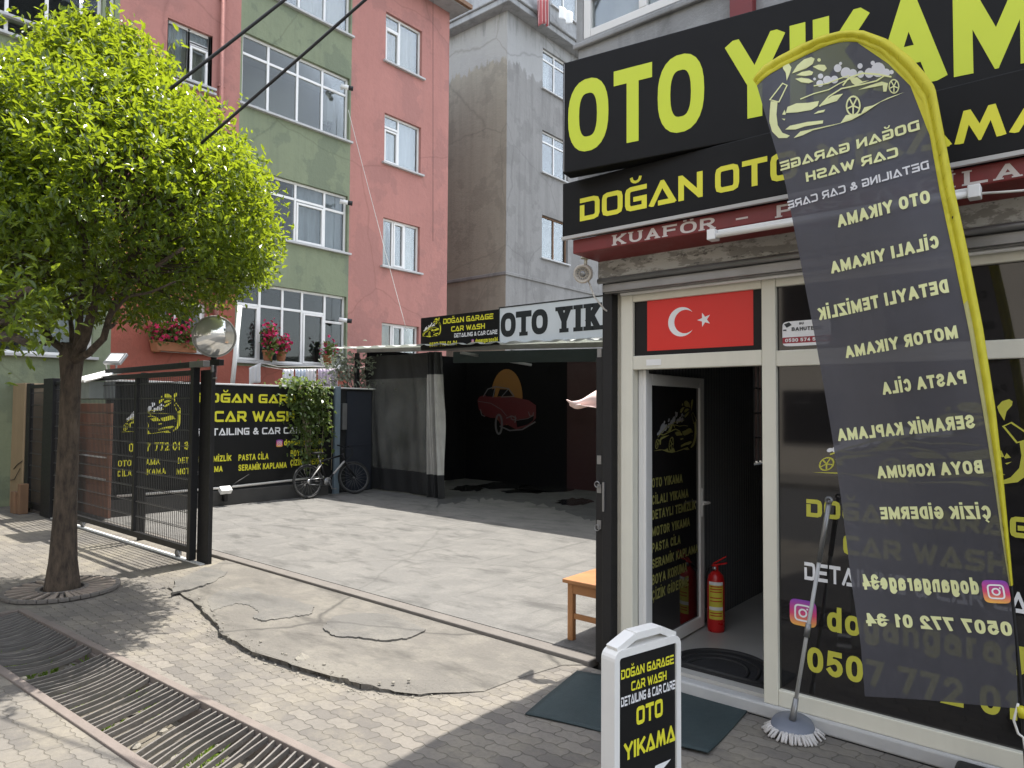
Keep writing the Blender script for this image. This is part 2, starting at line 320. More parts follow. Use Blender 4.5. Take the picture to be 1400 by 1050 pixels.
def fabricmat():
    s = NT('sheer_flag_fabric'); d = s.n('BsdfDiffuse'); nz = s.noise(3, 4)
    s.l(s.mix(nz, g4((.045, .047, .06)), g4((.07, .072, .088))), d.inputs[0]); tl = s.n('BsdfTranslucent'); tl.inputs[0].default_value = (.1, .1, .12, 1)
    sp = s.n('BsdfGlossy'); sp.inputs['Roughness'].default_value = .45; sp.inputs[0].default_value = (.5, .5, .55, 1)
    t = s.n('BsdfTransparent'); t.inputs[0].default_value = (.8, .8, .85, 1)
    mpf = s.n('Mapping'); mpf.inputs['Scale'].default_value = (2.2, 1, .8); mpf.inputs['Rotation'].default_value = (0, .45, 0); s.l(s.coord(), mpf.inputs['Vector']); bf = s.n('Bump', i_Strength=.55, i_Distance=.03); s.l(s.math('ADD', s.noise(1.8, 4, .55, mpf.outputs[0]), s.math('MULTIPLY', s.noise(260, 2), .03)), bf.inputs['Height'])
    for q_ in (d, sp, tl): s.l(bf.outputs[0], q_.inputs['Normal'])
    a = s.n('MixShader'); a.inputs[0].default_value = .35; s.l(d.outputs[0], a.inputs[1]); s.l(tl.outputs[0], a.inputs[2])
    b = s.n('MixShader'); b.inputs[0].default_value = .1; s.l(a.outputs[0], b.inputs[1]); s.l(sp.outputs[0], b.inputs[2])
    c = s.n('MixShader'); c.inputs[0].default_value = .1; s.l(b.outputs[0], c.inputs[1]); s.l(t.outputs[0], c.inputs[2]); s.l(c.outputs[0], s.out.inputs[0]); return s.m
M['flag_fabric'] = fabricmat()
M['flag_print'] = leafmat('flag_print', (.84, .86, .42), (.88, .9, .5), (.75, .78, .3), .25, .6)
M['flag_yellow'] = leafmat('flag_yellow', (.66, .6, .03), (.74, .68, .05), (.7, .65, .03), .35, .5)
M['flag_white'] = leafmat('flag_white', (.82, .82, .84), (.86, .86, .88), (.6, .6, .62), .3, .6)
# ---------------------------------------------------------------- lettering drawn as strokes
def arc(cx, cy, rx, ry, a0, a1, n=10): return [(cx+rx*math.cos(R_(a0+(a1-a0)*i/n)), cy+ry*math.sin(R_(a0+(a1-a0)*i/n))) for i in range(n+1)]
def oval(cx, cy, rx, ry, n=26, p=2.5):
    o = []
    for i in range(n+1):
        c, s = math.cos(2*math.pi*i/n), math.sin(2*math.pi*i/n); o.append((cx+rx*math.copysign(abs(c)**(2/p), c), cy+ry*math.copysign(abs(s)**(2/p), s)))
    return o
SANS = {'A': [[(0,0),(.5,1),(1,0)],[(.2,.3),(.8,.3)]], 'B': [[(0,.54),(0,1),(.6,1)]+arc(.6,.77,.33,.23,90,-90)+[(0,.54),(0,0),(.62,0)]+arc(.62,.27,.38,.27,-90,90)],
 'C': [arc(.5,.5,.5,.5,48,312,20)], 'D': [[(0,0),(0,1),(.4,1)]+arc(.4,.5,.6,.5,90,-90,14)+[(0,0)]], 'E': [[(1,1),(0,1),(0,0),(1,0)],[(0,.52),(.9,.52)]],
 'F': [[(1,1),(0,1),(0,0)],[(0,.52),(.85,.52)]], 'G': [arc(.5,.5,.5,.5,48,330,20)+[(1,.45),(.58,.45)]], 'H': [[(0,0),(0,1)],[(1,0),(1,1)],[(0,.5),(1,.5)]],
 'I': [[(.5,0),(.5,1)]], 'K': [[(0,0),(0,1)],[(1,1),(.05,.36)],[(.36,.58),(1,0)]], 'L': [[(0,1),(0,0),(1,0)]], 'M': [[(0,0),(0,1),(.5,.12),(1,1),(1,0)]],
 'N': [[(0,0),(0,1),(1,0),(1,1)]], 'O': [oval(.5,.5,.5,.5)], 'P': [[(0,0),(0,1),(.6,1)]+arc(.6,.73,.4,.27,90,-90)+[(0,.46)]],
 'R': [[(0,0),(0,1),(.6,1)]+arc(.6,.74,.4,.26,90,-90)+[(0,.48)],[(.5,.48),(1,0)]], 'S': [arc(.5,.75,.48,.25,25,270,12)+arc(.5,.25,.5,.25,90,-155,12)[1:]],
 'T': [[(0,1),(1,1)],[(.5,1),(.5,0)]], 'U': [[(0,1),(0,.36)]+arc(.5,.36,.5,.36,180,360)+[(1,1)]], 'W': [[(0,1),(.25,0),(.5,.9),(.75,0),(1,1)]], 'Y': [[(0,1),(.5,.42),(1,1)],[(.5,.42),(.5,0)]],
 'Z': [[(0,1),(1,1),(0,0),(1,0)]], '0': [oval(.5,.5,.5,.5)], '1': [[(.15,.75),(.6,1),(.6,0)]], '2': [arc(.5,.72,.48,.28,165,-25,10)+[(0,0),(1,0)]],
 '3': [arc(.5,.76,.46,.24,150,-90,10)+arc(.5,.26,.5,.26,90,-155,10)[1:]], '4': [[(.75,0),(.75,1),(0,.28),(1,.28)]], '5': [[(.92,1),(.15,1),(.08,.55)]+arc(.5,.32,.5,.32,125,-150,12)],
 '7': [[(0,1),(1,1),(.35,0)]], '-': [[(.1,.45),(.9,.45)]], '&': [[(1,0),(.25,.75)]+arc(.5,.8,.25,.2,190,0,8)+[(.05,.35)]+arc(.4,.22,.38,.22,170,330,8)+[(1,.4)]],
 'd': [oval(.45,.36,.45,.36),[(.95,0),(.95,1)]], 'o': [oval(.5,.36,.5,.36)], 'g': [oval(.45,.36,.45,.36),[(.95,.72),(.95,-.1)]+arc(.5,-.1,.45,.2,0,-150,8)], 'a': [oval(.42,.26,.42,.26),[(.95,0),(.95,.5)]+arc(.5,.5,.45,.22,0,150,8)],
 'n': [[(.05,0),(.05,.72)],[(.05,.4)]+arc(.5,.45,.45,.27,170,0,8)+[(.95,0)]], 'r': [[(.1,0),(.1,.72)],[(.1,.4)]+arc(.6,.45,.5,.27,170,80,6)], 'e': [[(.05,.38),(.95,.38)]+arc(.5,.38,.45,.34,0,300,14)]}
TECH = {'A': [[(0,0),(.5,1),(1,0)],[(.97,0),(.42,0)]], 'C': [[(1,1),(.2,1),(.05,.94),(0,.8),(0,.2),(.05,.06),(.2,0),(1,0)]], 'D': [[(0,.62),(0,0),(.75,0),(.94,.06),(1,.2),(1,.8),(.94,.94),(.75,1),(0,1)]],
 'E': [[(1,1),(.05,1)],[(.9,.5),(.05,.5)],[(0,.56),(0,.05)],[(0,0),(1,0)]], 'G': [[(1,1),(.2,1),(.05,.94),(0,.8),(0,.2),(.05,.06),(.2,0),(1,0),(1,.45),(.5,.45)]],
 'H': SANS['H'], 'I': SANS['I'], 'K': SANS['K'], 'L': [[(0,1),(0,.1),(.08,0),(1,0)]], 'M': [[(0,0),(.2,1),(.5,.15),(.8,1),(1,0)]], 'N': [[(0,0),(0,1),(1,0),(1,1)]],
 'O': [[(.5,0),(.8,0),(.95,.06),(1,.22),(1,.78),(.95,.94),(.8,1),(.2,1),(.05,.94),(0,.78),(0,.22),(.05,.06),(.2,0),(.5,0)]], 'R': [[(0,.62),(0,0)],[(0,1),(.8,1),(.95,.94),(1,.8),(1,.62),(.95,.48),(.8,.42),(.3,.42)],[(.55,.42),(1,0)]],
 'S': [[(1,1),(.15,1),(0,.88),(0,.62),(.15,.5),(.85,.5),(1,.38),(1,.12),(.85,0),(0,0)]], 'T': SANS['T'], 'W': [[(0,1),(.25,0),(.5,.8),(.75,0),(1,1)]], 'Y': [[(0,1),(.5,.45),(1,1)],[(.5,.45),(.5,0)]], '&': SANS['&']}
WID = {'I': .26, 'M': .86, 'W': .98, '1': .45, ' ': .38, '-': .45, 'r': .45, 'Y': .74, 'A': .76, 'O': .72, 'G': .7, 'L': .54, 'E': .58, 'F': .56}
BASE = {'Ğ': 'G', 'Ö': 'O', 'Ç': 'C', 'İ': 'I'}
def stroke_quads(pts, t, closed_ok=True):
    pts = [Vector((p[0], p[1])) for p in pts]; pts = [p for i, p in enumerate(pts) if i == 0 or (p-pts[i-1]).length > 1e-5]
    closed = (pts[0]-pts[-1]).length < 1e-4
    if not closed:
        pts[0] = pts[0]+(pts[0]-pts[1]).normalized()*t/2; pts[-1] = pts[-1]+(pts[-1]-pts[-2]).normalized()*t/2
    n = len(pts); L = []; Rr = []
    for i in range(n):
        a = pts[i]-pts[i-1] if i > 0 else (pts[0]-pts[-2] if closed else pts[1]-pts[0]); b = pts[i+1]-pts[i] if i < n-1 else (pts[1]-pts[0] if closed else pts[-1]-pts[-2])
        a, b = a.normalized(), b.normalized(); na, nb = Vector((-a.y, a.x)), Vector((-b.y, b.x)); m_ = na+nb
        if m_.length < .05: m_ = na
        m_.normalize(); k = min(1/max(m_.dot(na), .2), 4.5)
        L.append(pts[i]+m_*k*t/2); Rr.append(pts[i]-m_*k*t/2)
    return [[Rr[i], Rr[i+1], L[i+1], L[i]] for i in range(n-1)]
def clip_y(poly, y, keep_below):
    out = []
    for i in range(len(poly)):
        a, b = poly[i], poly[(i+1) % len(poly)]; ia = (a.y <= y) if keep_below else (a.y >= y); ib = (b.y <= y) if keep_below else (b.y >= y)
        if ia: out.append(a)
        if ia != ib: k = (y-a.y)/(b.y-a.y); out.append(a+(b-a)*k)
    return out
def text_polys(text, style='sans', t=.2, gap=.12, serif=False):
    x = 0.; out = []; F = TECH if style == 'tech' else SANS
    for ch in text:
        b = BASE.get(ch, ch); wd = WID.get(b, .64)
        if style == 'tech': wd = {'I': .24, ' ': .45, 'M': 1.05, 'W': 1.15, 'A': .98, 'Y': .9}.get(b, .86)
        if serif: wd = {'I': .5, ' ': .5, '-': .5}.get(b, .82)
        if b == 'I' and not serif: wd = t*1.02
        if b == ' ': x += wd; continue
        ins = t*.35 if serif and b not in 'OTŞ' else 0.
        for lay, st in enumerate(F[b]):
            q = [(x+t/2+ins+X*(wd-t-2*ins), t/2+Y*(1-t)) for X, Y in st]
            for iq, p in enumerate(stroke_quads(q, t)):
                if b not in 'g,':
                    p = clip_y(p, 1., True) if p else p; p = clip_y(p, 0., False) if p else p
                if len(p) >= 3: out.append((p, lay+.06*(iq % 9)))
        if serif:
            feet = {'A': ((0,0),(1,0)), 'F': ((0,0),(0,1)), 'I': ((.5,0),(.5,1)), 'K': ((0,0),(0,1),(1,0),(1,1)), 'L': ((0,0),(0,1)), 'P': ((0,0),), 'R': ((0,0),(1,0)), 'T': ((.5,0),), 'U': ((0,1),(1,1)), 'Y': ((0,1),(1,1),(.5,0))}.get(b, ())
            for X, Y in feet:
                cx = x+t/2+ins+X*(wd-t-2*ins); y0 = 0. if Y == 0 else 1-t*.62; hw = t*.88
                out.append(([Vector((cx-hw, y0)), Vector((cx+hw, y0)), Vector((cx+hw, y0+t*.62)), Vector((cx-hw, y0+t*.62))], 4))
        mid = x+wd/2
        if ch == 'İ': out.append(([Vector((mid-t/2, 1.1)), Vector((mid+t/2, 1.1)), Vector((mid+t/2, 1.28)), Vector((mid-t/2, 1.28))], 0))
        if ch == 'Ö':
            for s in (-1, 1): out.append(([Vector((mid+s*.17-t/2, 1.05)), Vector((mid+s*.17+t/2, 1.05)), Vector((mid+s*.17+t/2, 1.2)), Vector((mid+s*.17-t/2, 1.2))], 0))
        if ch == 'Ğ':
            for p in stroke_quads(arc(mid, 1.33, .17, .16, 180, 360, 6), t*.55): out.append((p, 0))
        if ch == 'Ç':
            for p in stroke_quads([(mid, 0), (mid+.06, -.1), (mid-.06, -.2)], t*.5): out.append((p, 0))
        x += wd+gap
    return out, x-gap
def lettering(mb, text, p0, p1, U, N, style='sans', t=.2, lift=.002, gap=.12, V=VZ, serif=False, warp=None):
    mb.lines.append(len(mb.f)); polys, W_ = text_polys(text, style, t, gap, serif); U, V, N = Vector(U), Vector(V), Vector(N)
    du = (p1-p0).dot(U)/W_; dv = (p1-p0).dot(V)
    for p, lay in polys:
        q = [p0+U*(a.x*du)+V*(a.y*dv)+N*(lift+lay*.0004) for a in p]
        if warp: q = [warp(a) for a in q]
        mb.poly(q)
# ---------------------------------------------------------------- the wash emblem, a car under a hose (unit: 1131 wide, y down, car to the left)
def circ(x, y, r, ry=None, n=14): return [(x+r*math.cos(2*math.pi*i/n), y+(ry or r)*math.sin(2*math.pi*i/n)) for i in range(n)]
LOGO_Y = [[(160,195),(170,180),(190,182),(205,205),(200,235),(185,285),(178,240),(162,215)], [(210,240),(235,190),(270,155),(310,140),(328,150),(318,180),(285,205),(240,225)],
 [(318,195),(350,183),(385,185),(397,205),(380,222),(350,212)], [(232,248),(260,228),(300,217),(322,225),(315,243),(280,250)], [(228,270),(260,262),(300,265),(325,280),(300,292),(260,288)], circ(353,157,10),
 [(107,408),(143,408),(138,480),(145,540),(170,580),(210,595),(195,608),(150,610),(115,575),(100,520),(103,460)], [(187,470),(195,435),(240,412),(300,405),(358,392),(352,420),(320,445),(250,462)],
 [(168,480),(180,452),(187,472),(185,480)], [(166,502),(185,503),(180,512)], [(370,420),(395,385),(430,360),(490,348),(455,390),(410,405)], [(333,468),(355,450),(395,440),(385,455)],
 [(525,262),(570,260),(600,285),(640,280),(560,305),(540,290)], [(575,330),(640,308),(710,290),(745,300),(735,345),(718,345),(715,310),(650,320)],
 [(185,562),(210,540),(300,515),(385,502),(383,520),(290,540),(240,560)], [(230,608),(265,570),(360,545),(480,515),(540,498),(440,530),(330,562),(280,590)], [(480,515),(508,470),(592,462),(540,498)],
 [(592,462),(610,428),(660,418),(740,380),(835,350),(780,372),(700,402),(620,455),(540,498)]]
LOGO_L = [([(165,302),(188,312),(150,410),(103,400),(165,302)], 6), ([(262,385),(330,350),(410,325),(470,290),(540,262)], 6), ([(330,305),(400,290),(480,260),(520,250)], 6), ([(490,300),(520,262),(600,240),(690,250),(760,265)], 9), ([(365,420),(410,365),(480,320),(600,300),(680,285),(720,262)], 8)]
LOGO_W = [circ(*c) for c in ((458,205,22),(475,180,9),(587,200,15),(660,187,12),(362,248,15),(330,265,8),(505,232,30),(690,225,40),(640,240,27),(545,238,24),(400,270,24),(440,268,22),(360,290,20),(735,242,22),(765,240,12),(590,245,20))]
def logo(mb, fn, flip=False, white_i=1, yellow_i=0, dark_i=2):
    def f(p, l):                                                    # drawn on the leaning flag; upright on every other sign
        if not flip: return fn(p[0]/1131., 1-p[1]/650., l)
        return fn(((931-p[0])/1131.-.085)/.65, (1-(p[1]+.4*(p[0]-500)+20)/620.-.135)/.76, l)
    mb.mi = white_i
    for i, c in enumerate(LOGO_W): mb.poly([f(p, i*.06) for p in c])
    mb.mi = yellow_i
    for i, c in enumerate(LOGO_Y): mb.poly([f(p, 1.+i*.03) for p in c])
    for i, (c, wd) in enumerate(LOGO_L):
        for q in stroke_quads(c, wd): mb.poly([f((p.x, p.y), 1.7+i*.03) for p in q])
    for (x, y, rx, ry) in ((548, 418, 42, 58), (778, 318, 30, 40)):
        mb.mi = yellow_i; mb.poly([f(p, 2.2) for p in circ(x, y, rx, ry, 20)]); mb.mi = dark_i; mb.poly([f(p, 3.4) for p in circ(x, y, rx*.78, ry*.82, 20)]); mb.mi = yellow_i
        for k in range(5):
            a = 2*math.pi*k/5+.3; e = (x+rx*.74*math.cos(a), y+ry*.78*math.sin(a))
            for q in stroke_quads([(x, y), e], rx*.2): mb.poly([f((p.x, p.y), 4.4+k*.06) for p in q])
    mb.mi = 0
def emblem(name, c, U, V, N, size, parent, mats=None):              # rounded square camera emblem
    s = size/2; mb = MB(); o = Vector(c)
    sq = [(s*x, s*y) for x, y in oval(0, 0, 1, 1, 32, 5)[:-1]]; mb.poly([o+U*x+V*y+N*.003 for x, y in sq]); mb.mi = 1
    for pts, wd in (([(x*.58*s, y*.58*s) for x, y in oval(0, 0, 1, 1, 24, 5)], .13*s), ([(x*.27*s, y*.27*s) for x, y in oval(0, 0, 1, 1, 18, 2)], .13*s)):
        for q in stroke_quads(pts, wd): mb.poly([o+U*p.x+V*p.y+N*.005 for p in q])
    mb.poly([o+U*(x*.07*s+.33*s)+V*(y*.07*s+.33*s)+N*.0055 for x, y in oval(0, 0, 1, 1, 10, 2)[:-1]])
    base = wloc(parent); lo = (o-base).z-s; gm = gradmat('emblem_fade', [(0, g4((.8, .42, .08))), (.45, g4((.65, .06, .16))), (1, g4((.22, .06, .4)))], 2, lo, lo+size)
    return mb.build(name, [gm, M['white_ink']], parent)
# ---------------------------------------------------------------- leaves
def leaves(mb, pts, dirs, size, wid=.42, fold=.25, jit=.5):
    n = len(pts); d = dirs+np.random.normal(0, jit, (n, 3)); d /= np.linalg.norm(d, axis=1)[:, None]
    s = size*np.random.uniform(.65, 1.2, n)[:, None]; r = np.cross(d, np.array([0, 0, 1.])+np.random.normal(0, .35, (n, 3))); r /= np.linalg.norm(r, axis=1)[:, None]+1e-9; u = np.cross(r, d)
    def P(a, b, c): return pts+(d*a+r*b+u*c)*s
    k = len(mb.v); rows = [P(0, 0, 0), P(.35, wid/2, fold*wid), P(.72, wid*.36, fold*wid*.6-.03), P(1, 0, -.12), P(.72, -wid*.36, fold*wid*.6-.03), P(.35, -wid/2, fold*wid)]
    V_ = np.stack(rows, 1).reshape(-1, 3); mb.v += [Vector(p) for p in V_]
    for i in range(n): a = k+i*6; mb.f += [[a, a+1, a+2, a+3], [a+3, a+4, a+5, a]]
    mb.m += [mb.mi]*(2*n); mb.sm += [False]*(2*n)
# ================================================================ SETTING: ground sheets
G = MB(); G.box(-90, 90, -90, 90, -.6, -.35); tag(G.build('ground', M['asphalt']), kind='structure')
DR = [(-7.32, 1.36), (-7.28, 1.955), (-1.6, 2.225), (-1.6, 1.63)]   # the drain opening in the pavement
P = MB(); X0, X1, Y0, Y1 = -42, 22, -1.6, 4.13
P.poly([(X0,Y0,0),(X1,Y0,0),(X1,1.63,0),(DR[3][0],DR[3][1],0),(DR[0][0],DR[0][1],0),(X0,1.36,0)])
P.poly([(X0,1.36,0),(DR[0][0],DR[0][1],0),(DR[1][0],DR[1][1],0),(X0,1.955,0)]); P.poly([(DR[3][0],DR[3][1],0),(X1,1.63,0),(X1,2.225,0),(DR[2][0],DR[2][1],0)])
P.poly([(X0,1.955,0),(DR[1][0],DR[1][1],0),(DR[2][0],DR[2][1],0),(X1,2.225,0),(X1,Y1,0),(X0,Y1,0)])
P.box(X0, X1, Y0-.02, Y0-.005, -.2, 0)
tag(P.build('pavement', M['pavers']), kind='structure')
B = MB(); B.box(DR[0][0]-.05, DR[2][0]+.05, 1.3, 2.3, -.34, -.17); tag(B.build('drain_bed', M['pit']), kind='structure')
RD = MB(); RD.box(-60, 60, -9.5, -1.63, -.3, -.13); tag(RD.build('road', M['asphalt']), kind='structure')
P2 = MB(); P2.box(-60, 60, -12.2, -9.5, -.3, 0); tag(P2.build('far_pavement', M['apron']), kind='structure')
CT = MB(); CT.box(-16.5, -2.73, 4.27, 18, -.1, .035); tag(CT.build('courtyard', M['court']), kind='structure')
KB = MB(); KB.bar((-11.8, 4.2, .005), (-2.76, 4.2, .005), .13, .06); KB.build('kerb_strip', M['kerb'], bev=.008)['kind'] = 'structure'
GS = MB(); GS.box(-16.5, -12.3, 18, 40, -.1, .02); tag(GS.build('back_yard', M['patch']), kind='structure')
# concrete apron in front of the courtyard, its broken edge traced on the ground
ed = [(262,785),(230,800),(262,818),(285,842),(300,858),(306,870),(330,880),(350,892),(385,902),(412,912),(440,918),(465,928),(500,937),(540,941),(580,944),(625,941),(665,938)]
edge = [AZ(x, y, .03) for x, y in ed]
edge2 = []
for i in range(len(edge)-1):
    for k in range(9):
        q = edge[i].lerp(edge[i+1], k/9.); a = .014 if k % 3 else .03; edge2.append(q+Vector((random.uniform(-a, a), random.uniform(-a, a), 0)))
edge2.append(edge[-1])
inner = [AZ(700, 930, .004), AZ(770, 909, .004), Vector((-2.8, 4.13, .006)), Vector((-7.85, 4.13, .012))]
A = MB(); n = len(edge2)
top = [Vector((p.x, p.y, .036+.006*math.sin(i*1.7) if 20 < i < n-34 else (.02 if i < 30 else .02*(n-1-i)/34+.004))) for i, p in enumerate(edge2)]
bm = bmesh.new(); vs = [bm.verts.new(p) for p in top]+[bm.verts.new((p.x, p.y, min(.012, p.z))) for p in inner]; bm.faces.new(vs)
lo = [bm.verts.new((p.x+random.uniform(-.004, .012), p.y+random.uniform(0, .02), -.01)) for p in top]
for i in range(n-1): bm.faces.new((vs[i], lo[i], lo[i+1], vs[i+1]))
bmesh.ops.triangulate(bm, faces=[f for f in bm.faces if len(f.verts) > 4]); bmesh.ops.recalc_face_normals(bm, faces=bm.faces)
me = bpy.data.meshes.new('driveway_apron'); bm.to_mesh(me); bm.free(); me.materials.append(M['apron'])
ap = bpy.data.objects.new('driveway_apron', me); SC.collection.objects.link(ap); tag(ap, kind='structure')
if sum(p.normal.z for p in me.polygons) < 0: me.flip_normals()
for pts in ([(283,820),(300,808),(340,803),(360,812),(395,818),(430,828),(425,840),(395,845),(360,850),(345,846),(355,838),(340,828),(322,826),(305,832),(288,838)],
            [(440,858),(455,843),(490,837),(530,838),(560,848),(582,860),(560,872),(525,876),(490,872),(455,870)],
            [(240,795),(280,775),(312,782),(295,795),(262,806),(235,812)]):
    q = []
    for i in range(len(pts)):
        a, b = Vector(pts[i]), Vector(pts[(i+1) % len(pts)])
        for k in range(9): c = a.lerp(b, k/9.); j = 2.4 if k % 3 == 0 else 1.; g_ = AZ(c.x+random.uniform(-j, j), c.y+random.uniform(-j, j)*.5, .03); g_.z = .021+max(0, min(1, (4.13-g_.y)/1.2))*.024; q.append(g_)
    m_ = MB(); m_.prism([p for p in q], (0, 0, -.02)); tag(m_.build('driveway_patch', M['patch']), kind='structure')
m_ = MB(); rr_ = random.Random(11)                                    # crumbs and grit along the broken edge
for i in range(300):
    p = edge2[rr_.randrange(6, n-10)]; r = rr_.choice([.003, .004, .005, .006, .008, .013]); q = (p.x+rr_.gauss(0, .05), p.y-.015-abs(rr_.gauss(0, .05)) if rr_.random() < .75 else p.y+abs(rr_.gauss(0, .05)), 0.)
    if q[1] > p.y: q = (q[0], q[1], .04)
    m_.lathe(q, [(0, 0), (r, 0), (r*.8, r*.6), (0, r*.9)], rr_.choice([4, 5, 6]), (rr_.gauss(0, .3), rr_.gauss(0, .3), 1), False)
tag(m_.build('grit', M['stone']), kind='stuff')
shade_px = [(596, 690), (640, 681), (690, 680), (740, 688), (800, 706), (840, 712), (850, 640), (600, 640)]  # dark floor sheet: the shelter's deep shade painted in as concrete colour
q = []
for i in range(len(shade_px)):
    a, b = Vector(shade_px[i]), Vector(shade_px[(i+1) % len(shade_px)])
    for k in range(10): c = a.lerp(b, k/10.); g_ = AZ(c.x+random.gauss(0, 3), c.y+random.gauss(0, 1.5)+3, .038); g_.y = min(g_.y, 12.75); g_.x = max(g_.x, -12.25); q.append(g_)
m_ = MB(); m_.poly(q); tag(m_.build('painted_floor_shade', concretemat('shade_toned_concrete', (.045, .045, .046), (.075, .074, .072), .6, .3)), kind='structure')
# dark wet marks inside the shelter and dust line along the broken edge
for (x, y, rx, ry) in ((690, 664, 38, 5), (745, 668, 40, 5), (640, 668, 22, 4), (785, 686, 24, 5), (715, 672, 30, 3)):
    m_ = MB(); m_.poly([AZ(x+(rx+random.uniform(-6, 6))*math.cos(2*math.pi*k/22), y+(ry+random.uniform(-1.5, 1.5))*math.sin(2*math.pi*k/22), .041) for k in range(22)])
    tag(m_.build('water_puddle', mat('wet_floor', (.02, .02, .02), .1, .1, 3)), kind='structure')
# ================================================================ window helper: opening cut in a wall that faces +X or -Y
CURT = [M['curtain_cloth'], M['curtain_cloth'], mat('beige_curtain', (.52, .46, .36), .9, .1, 5), mat('grey_curtain', (.36, .38, .4), .9, .1, 5)]
class Wall:
    """axis 'X': sheet at X=c spanning (Y, z); axis 'Y': sheet at Y=c spanning (X, z). Openings are cut as real holes."""
    def __init__(s, axis, c, a0, a1, z0, z1): s.ax, s.c, s.r, s.h, s.bands = axis, c, (a0, a1, z0, z1), [], []
    def pt(s, a, z, d=0.): return Vector((s.c+d, a, z)) if s.ax == 'X' else Vector((a, s.c-d, z))     # d > 0 = out of the wall
    def box(s, mb, a0, a1, z0, z1, d0, d1):
        p, q = s.pt(a0, z0, d0), s.pt(a1, z1, d1); mb.box(p.x, q.x, p.y, q.y, p.z, q.z)
    def sheet(s, mb, colour):
        A_ = sorted({s.r[0], s.r[1], *[v for h in s.h for v in h[:2]], *[v for b in s.bands for v in b[:2] if s.r[0] < v < s.r[1]]})
        Z_ = sorted({s.r[2], s.r[3], *[v for h in s.h for v in h[2:4]], *[v for b in s.bands for v in b[2:4] if s.r[2] < v < s.r[3]]})
        A_ = [a for a in A_ if s.r[0] <= a <= s.r[1]]; Z_ = [z for z in Z_ if s.r[2] <= z <= s.r[3]]
        for i in range(len(A_)-1):
            for j in range(len(Z_)-1):
                a, z = (A_[i]+A_[i+1])/2, (Z_[j]+Z_[j+1])/2
                if any(h[0] < a < h[1] and h[2] < z < h[3] for h in s.h): continue
                mb.mi = colour(a, z); q = [s.pt(A_[i], Z_[j]), s.pt(A_[i+1], Z_[j]), s.pt(A_[i+1], Z_[j+1]), s.pt(A_[i], Z_[j+1])]
                mb.poly(q if s.ax == 'X' or True else q[::-1])
        mb.mi = 0
def window(par, W_, a0, a1, z0, z1, cols, transom=None, depth=.14, reveal_mat=0, curtain='sheer', fw=.06, fmat='white_pvc', room=.6, sill=True, extra=None, wallm=None, room_mat='room'):
    """frame with mullions, a pane, sill, curtain and a dark box room behind; cols = column edges 0..1, transom = fraction or list per column"""
    W_.h.append((a0, a1, z0, z1)); f = MB(); wd, ht = a1-a0, z1-z0
    fr = -depth+.05
    for (p0, p1, q0, q1) in ((a0, a0+fw, z0, z1), (a1-fw, a1, z0, z1), (a0+fw, a1-fw, z0, z0+fw), (a0+fw, a1-fw, z1-fw, z1)): W_.box(f, p0, p1, q0, q1, -depth, fr)
    cs = [a0+c*wd for c in cols]
    for c in cs: W_.box(f, c-fw/2, c+fw/2, z0+fw, z1-fw, -depth, fr)
    es = [a0+fw]+[v for c in cs for v in (c-fw/2, c+fw/2)]+[a1-fw]
    for i in range(0, len(es), 2):
        t = transom[i//2] if isinstance(transom, (list, tuple)) else transom
        if t: W_.box(f, es[i], es[i+1], z0+t*ht-fw/2, z0+t*ht+fw/2, -depth, fr-.004)
    for k in (extra or ()):                                          # opening sashes: (column, t0, t1)
        i = k[0]*2; b0, b1, s0, s1 = es[i], es[i+1], z0+k[1]*ht, z0+k[2]*ht
        for (p0, p1, q0, q1) in ((b0, b0+.05, s0, s1), (b1-.05, b1, s0, s1), (b0+.05, b1-.05, s0, s0+.05), (b0+.05, b1-.05, s1-.05, s1)): W_.box(f, p0, p1, q0, q1, -depth-.01, fr+.02)
    fo = f.build('window', M[fmat], par, bev=.006)
    g = MB(); W_.box(g, a0+fw*.5, a1-fw*.5, z0+fw*.5, z1-fw*.5, -depth+.015, -depth+.022); g.build('pane', M['glass'], fo)
    r = MB()                                                         # reveal and room behind
    e = .004
    for (p0, p1, q0, q1) in ((a0-.06, a0-e*0, z0, z1), (a1, a1+.06, z0, z1), (a0-.06, a1+.06, z0-.06, z0), (a0-.06, a1+.06, z1, z1+.06)): W_.box(r, p0, p1, q0, q1, -depth-.02, -.003)
    r.mi = 1
    d1 = -depth-.03; d2 = d1-room
    for (p0, p1, q0, q1, u, v) in ((a0-.1, a0-.05, z0-.1, z1+.1, d1, d2), (a1+.05, a1+.1, z0-.1, z1+.1, d1, d2), (a0-.05, a1+.05, z0-.1, z0-.05, d1, d2), (a0-.05, a1+.05, z1+.05, z1+.1, d1, d2), (a0-.05, a1+.05, z0-.05, z1+.05, d2-.05, d2)): W_.box(r, p0, p1, q0, q1, v, u)
    r.build('window_recess', [wallm or M['pink'], M[room_mat]], fo)
    if sill:
        s_ = MB(); W_.box(s_, a0-.08, a1+.08, z0-.05, z0+.004, -depth+.052, .09); s_.build('sill', M['marble'], fo, bev=.006)
    if curtain:
        c_ = MB(); spans = {'sheer': [(0, 1)], 'half': [(0, .42)], 'sides': [(0, .24), (.72, 1)], 'right': [(.5, 1)]}[curtain]
        for u0, u1 in spans:
            ph = random.uniform(0, 6)
            c_.grid(lambda u, v: W_.pt(a0+wd*(u0+(u1-u0)*u), z0+ht*v, -depth-.12+.028*math.sin(u*(u1-u0)*wd*26+ph+.6*math.sin(v*3))*(1.2-.5*v)+.01*math.sin(u*60+ph)), max(12, int((u1-u0)*wd*40)), 5)
        c_.build('curtain', random.choice(CURT), fo)
    return fo
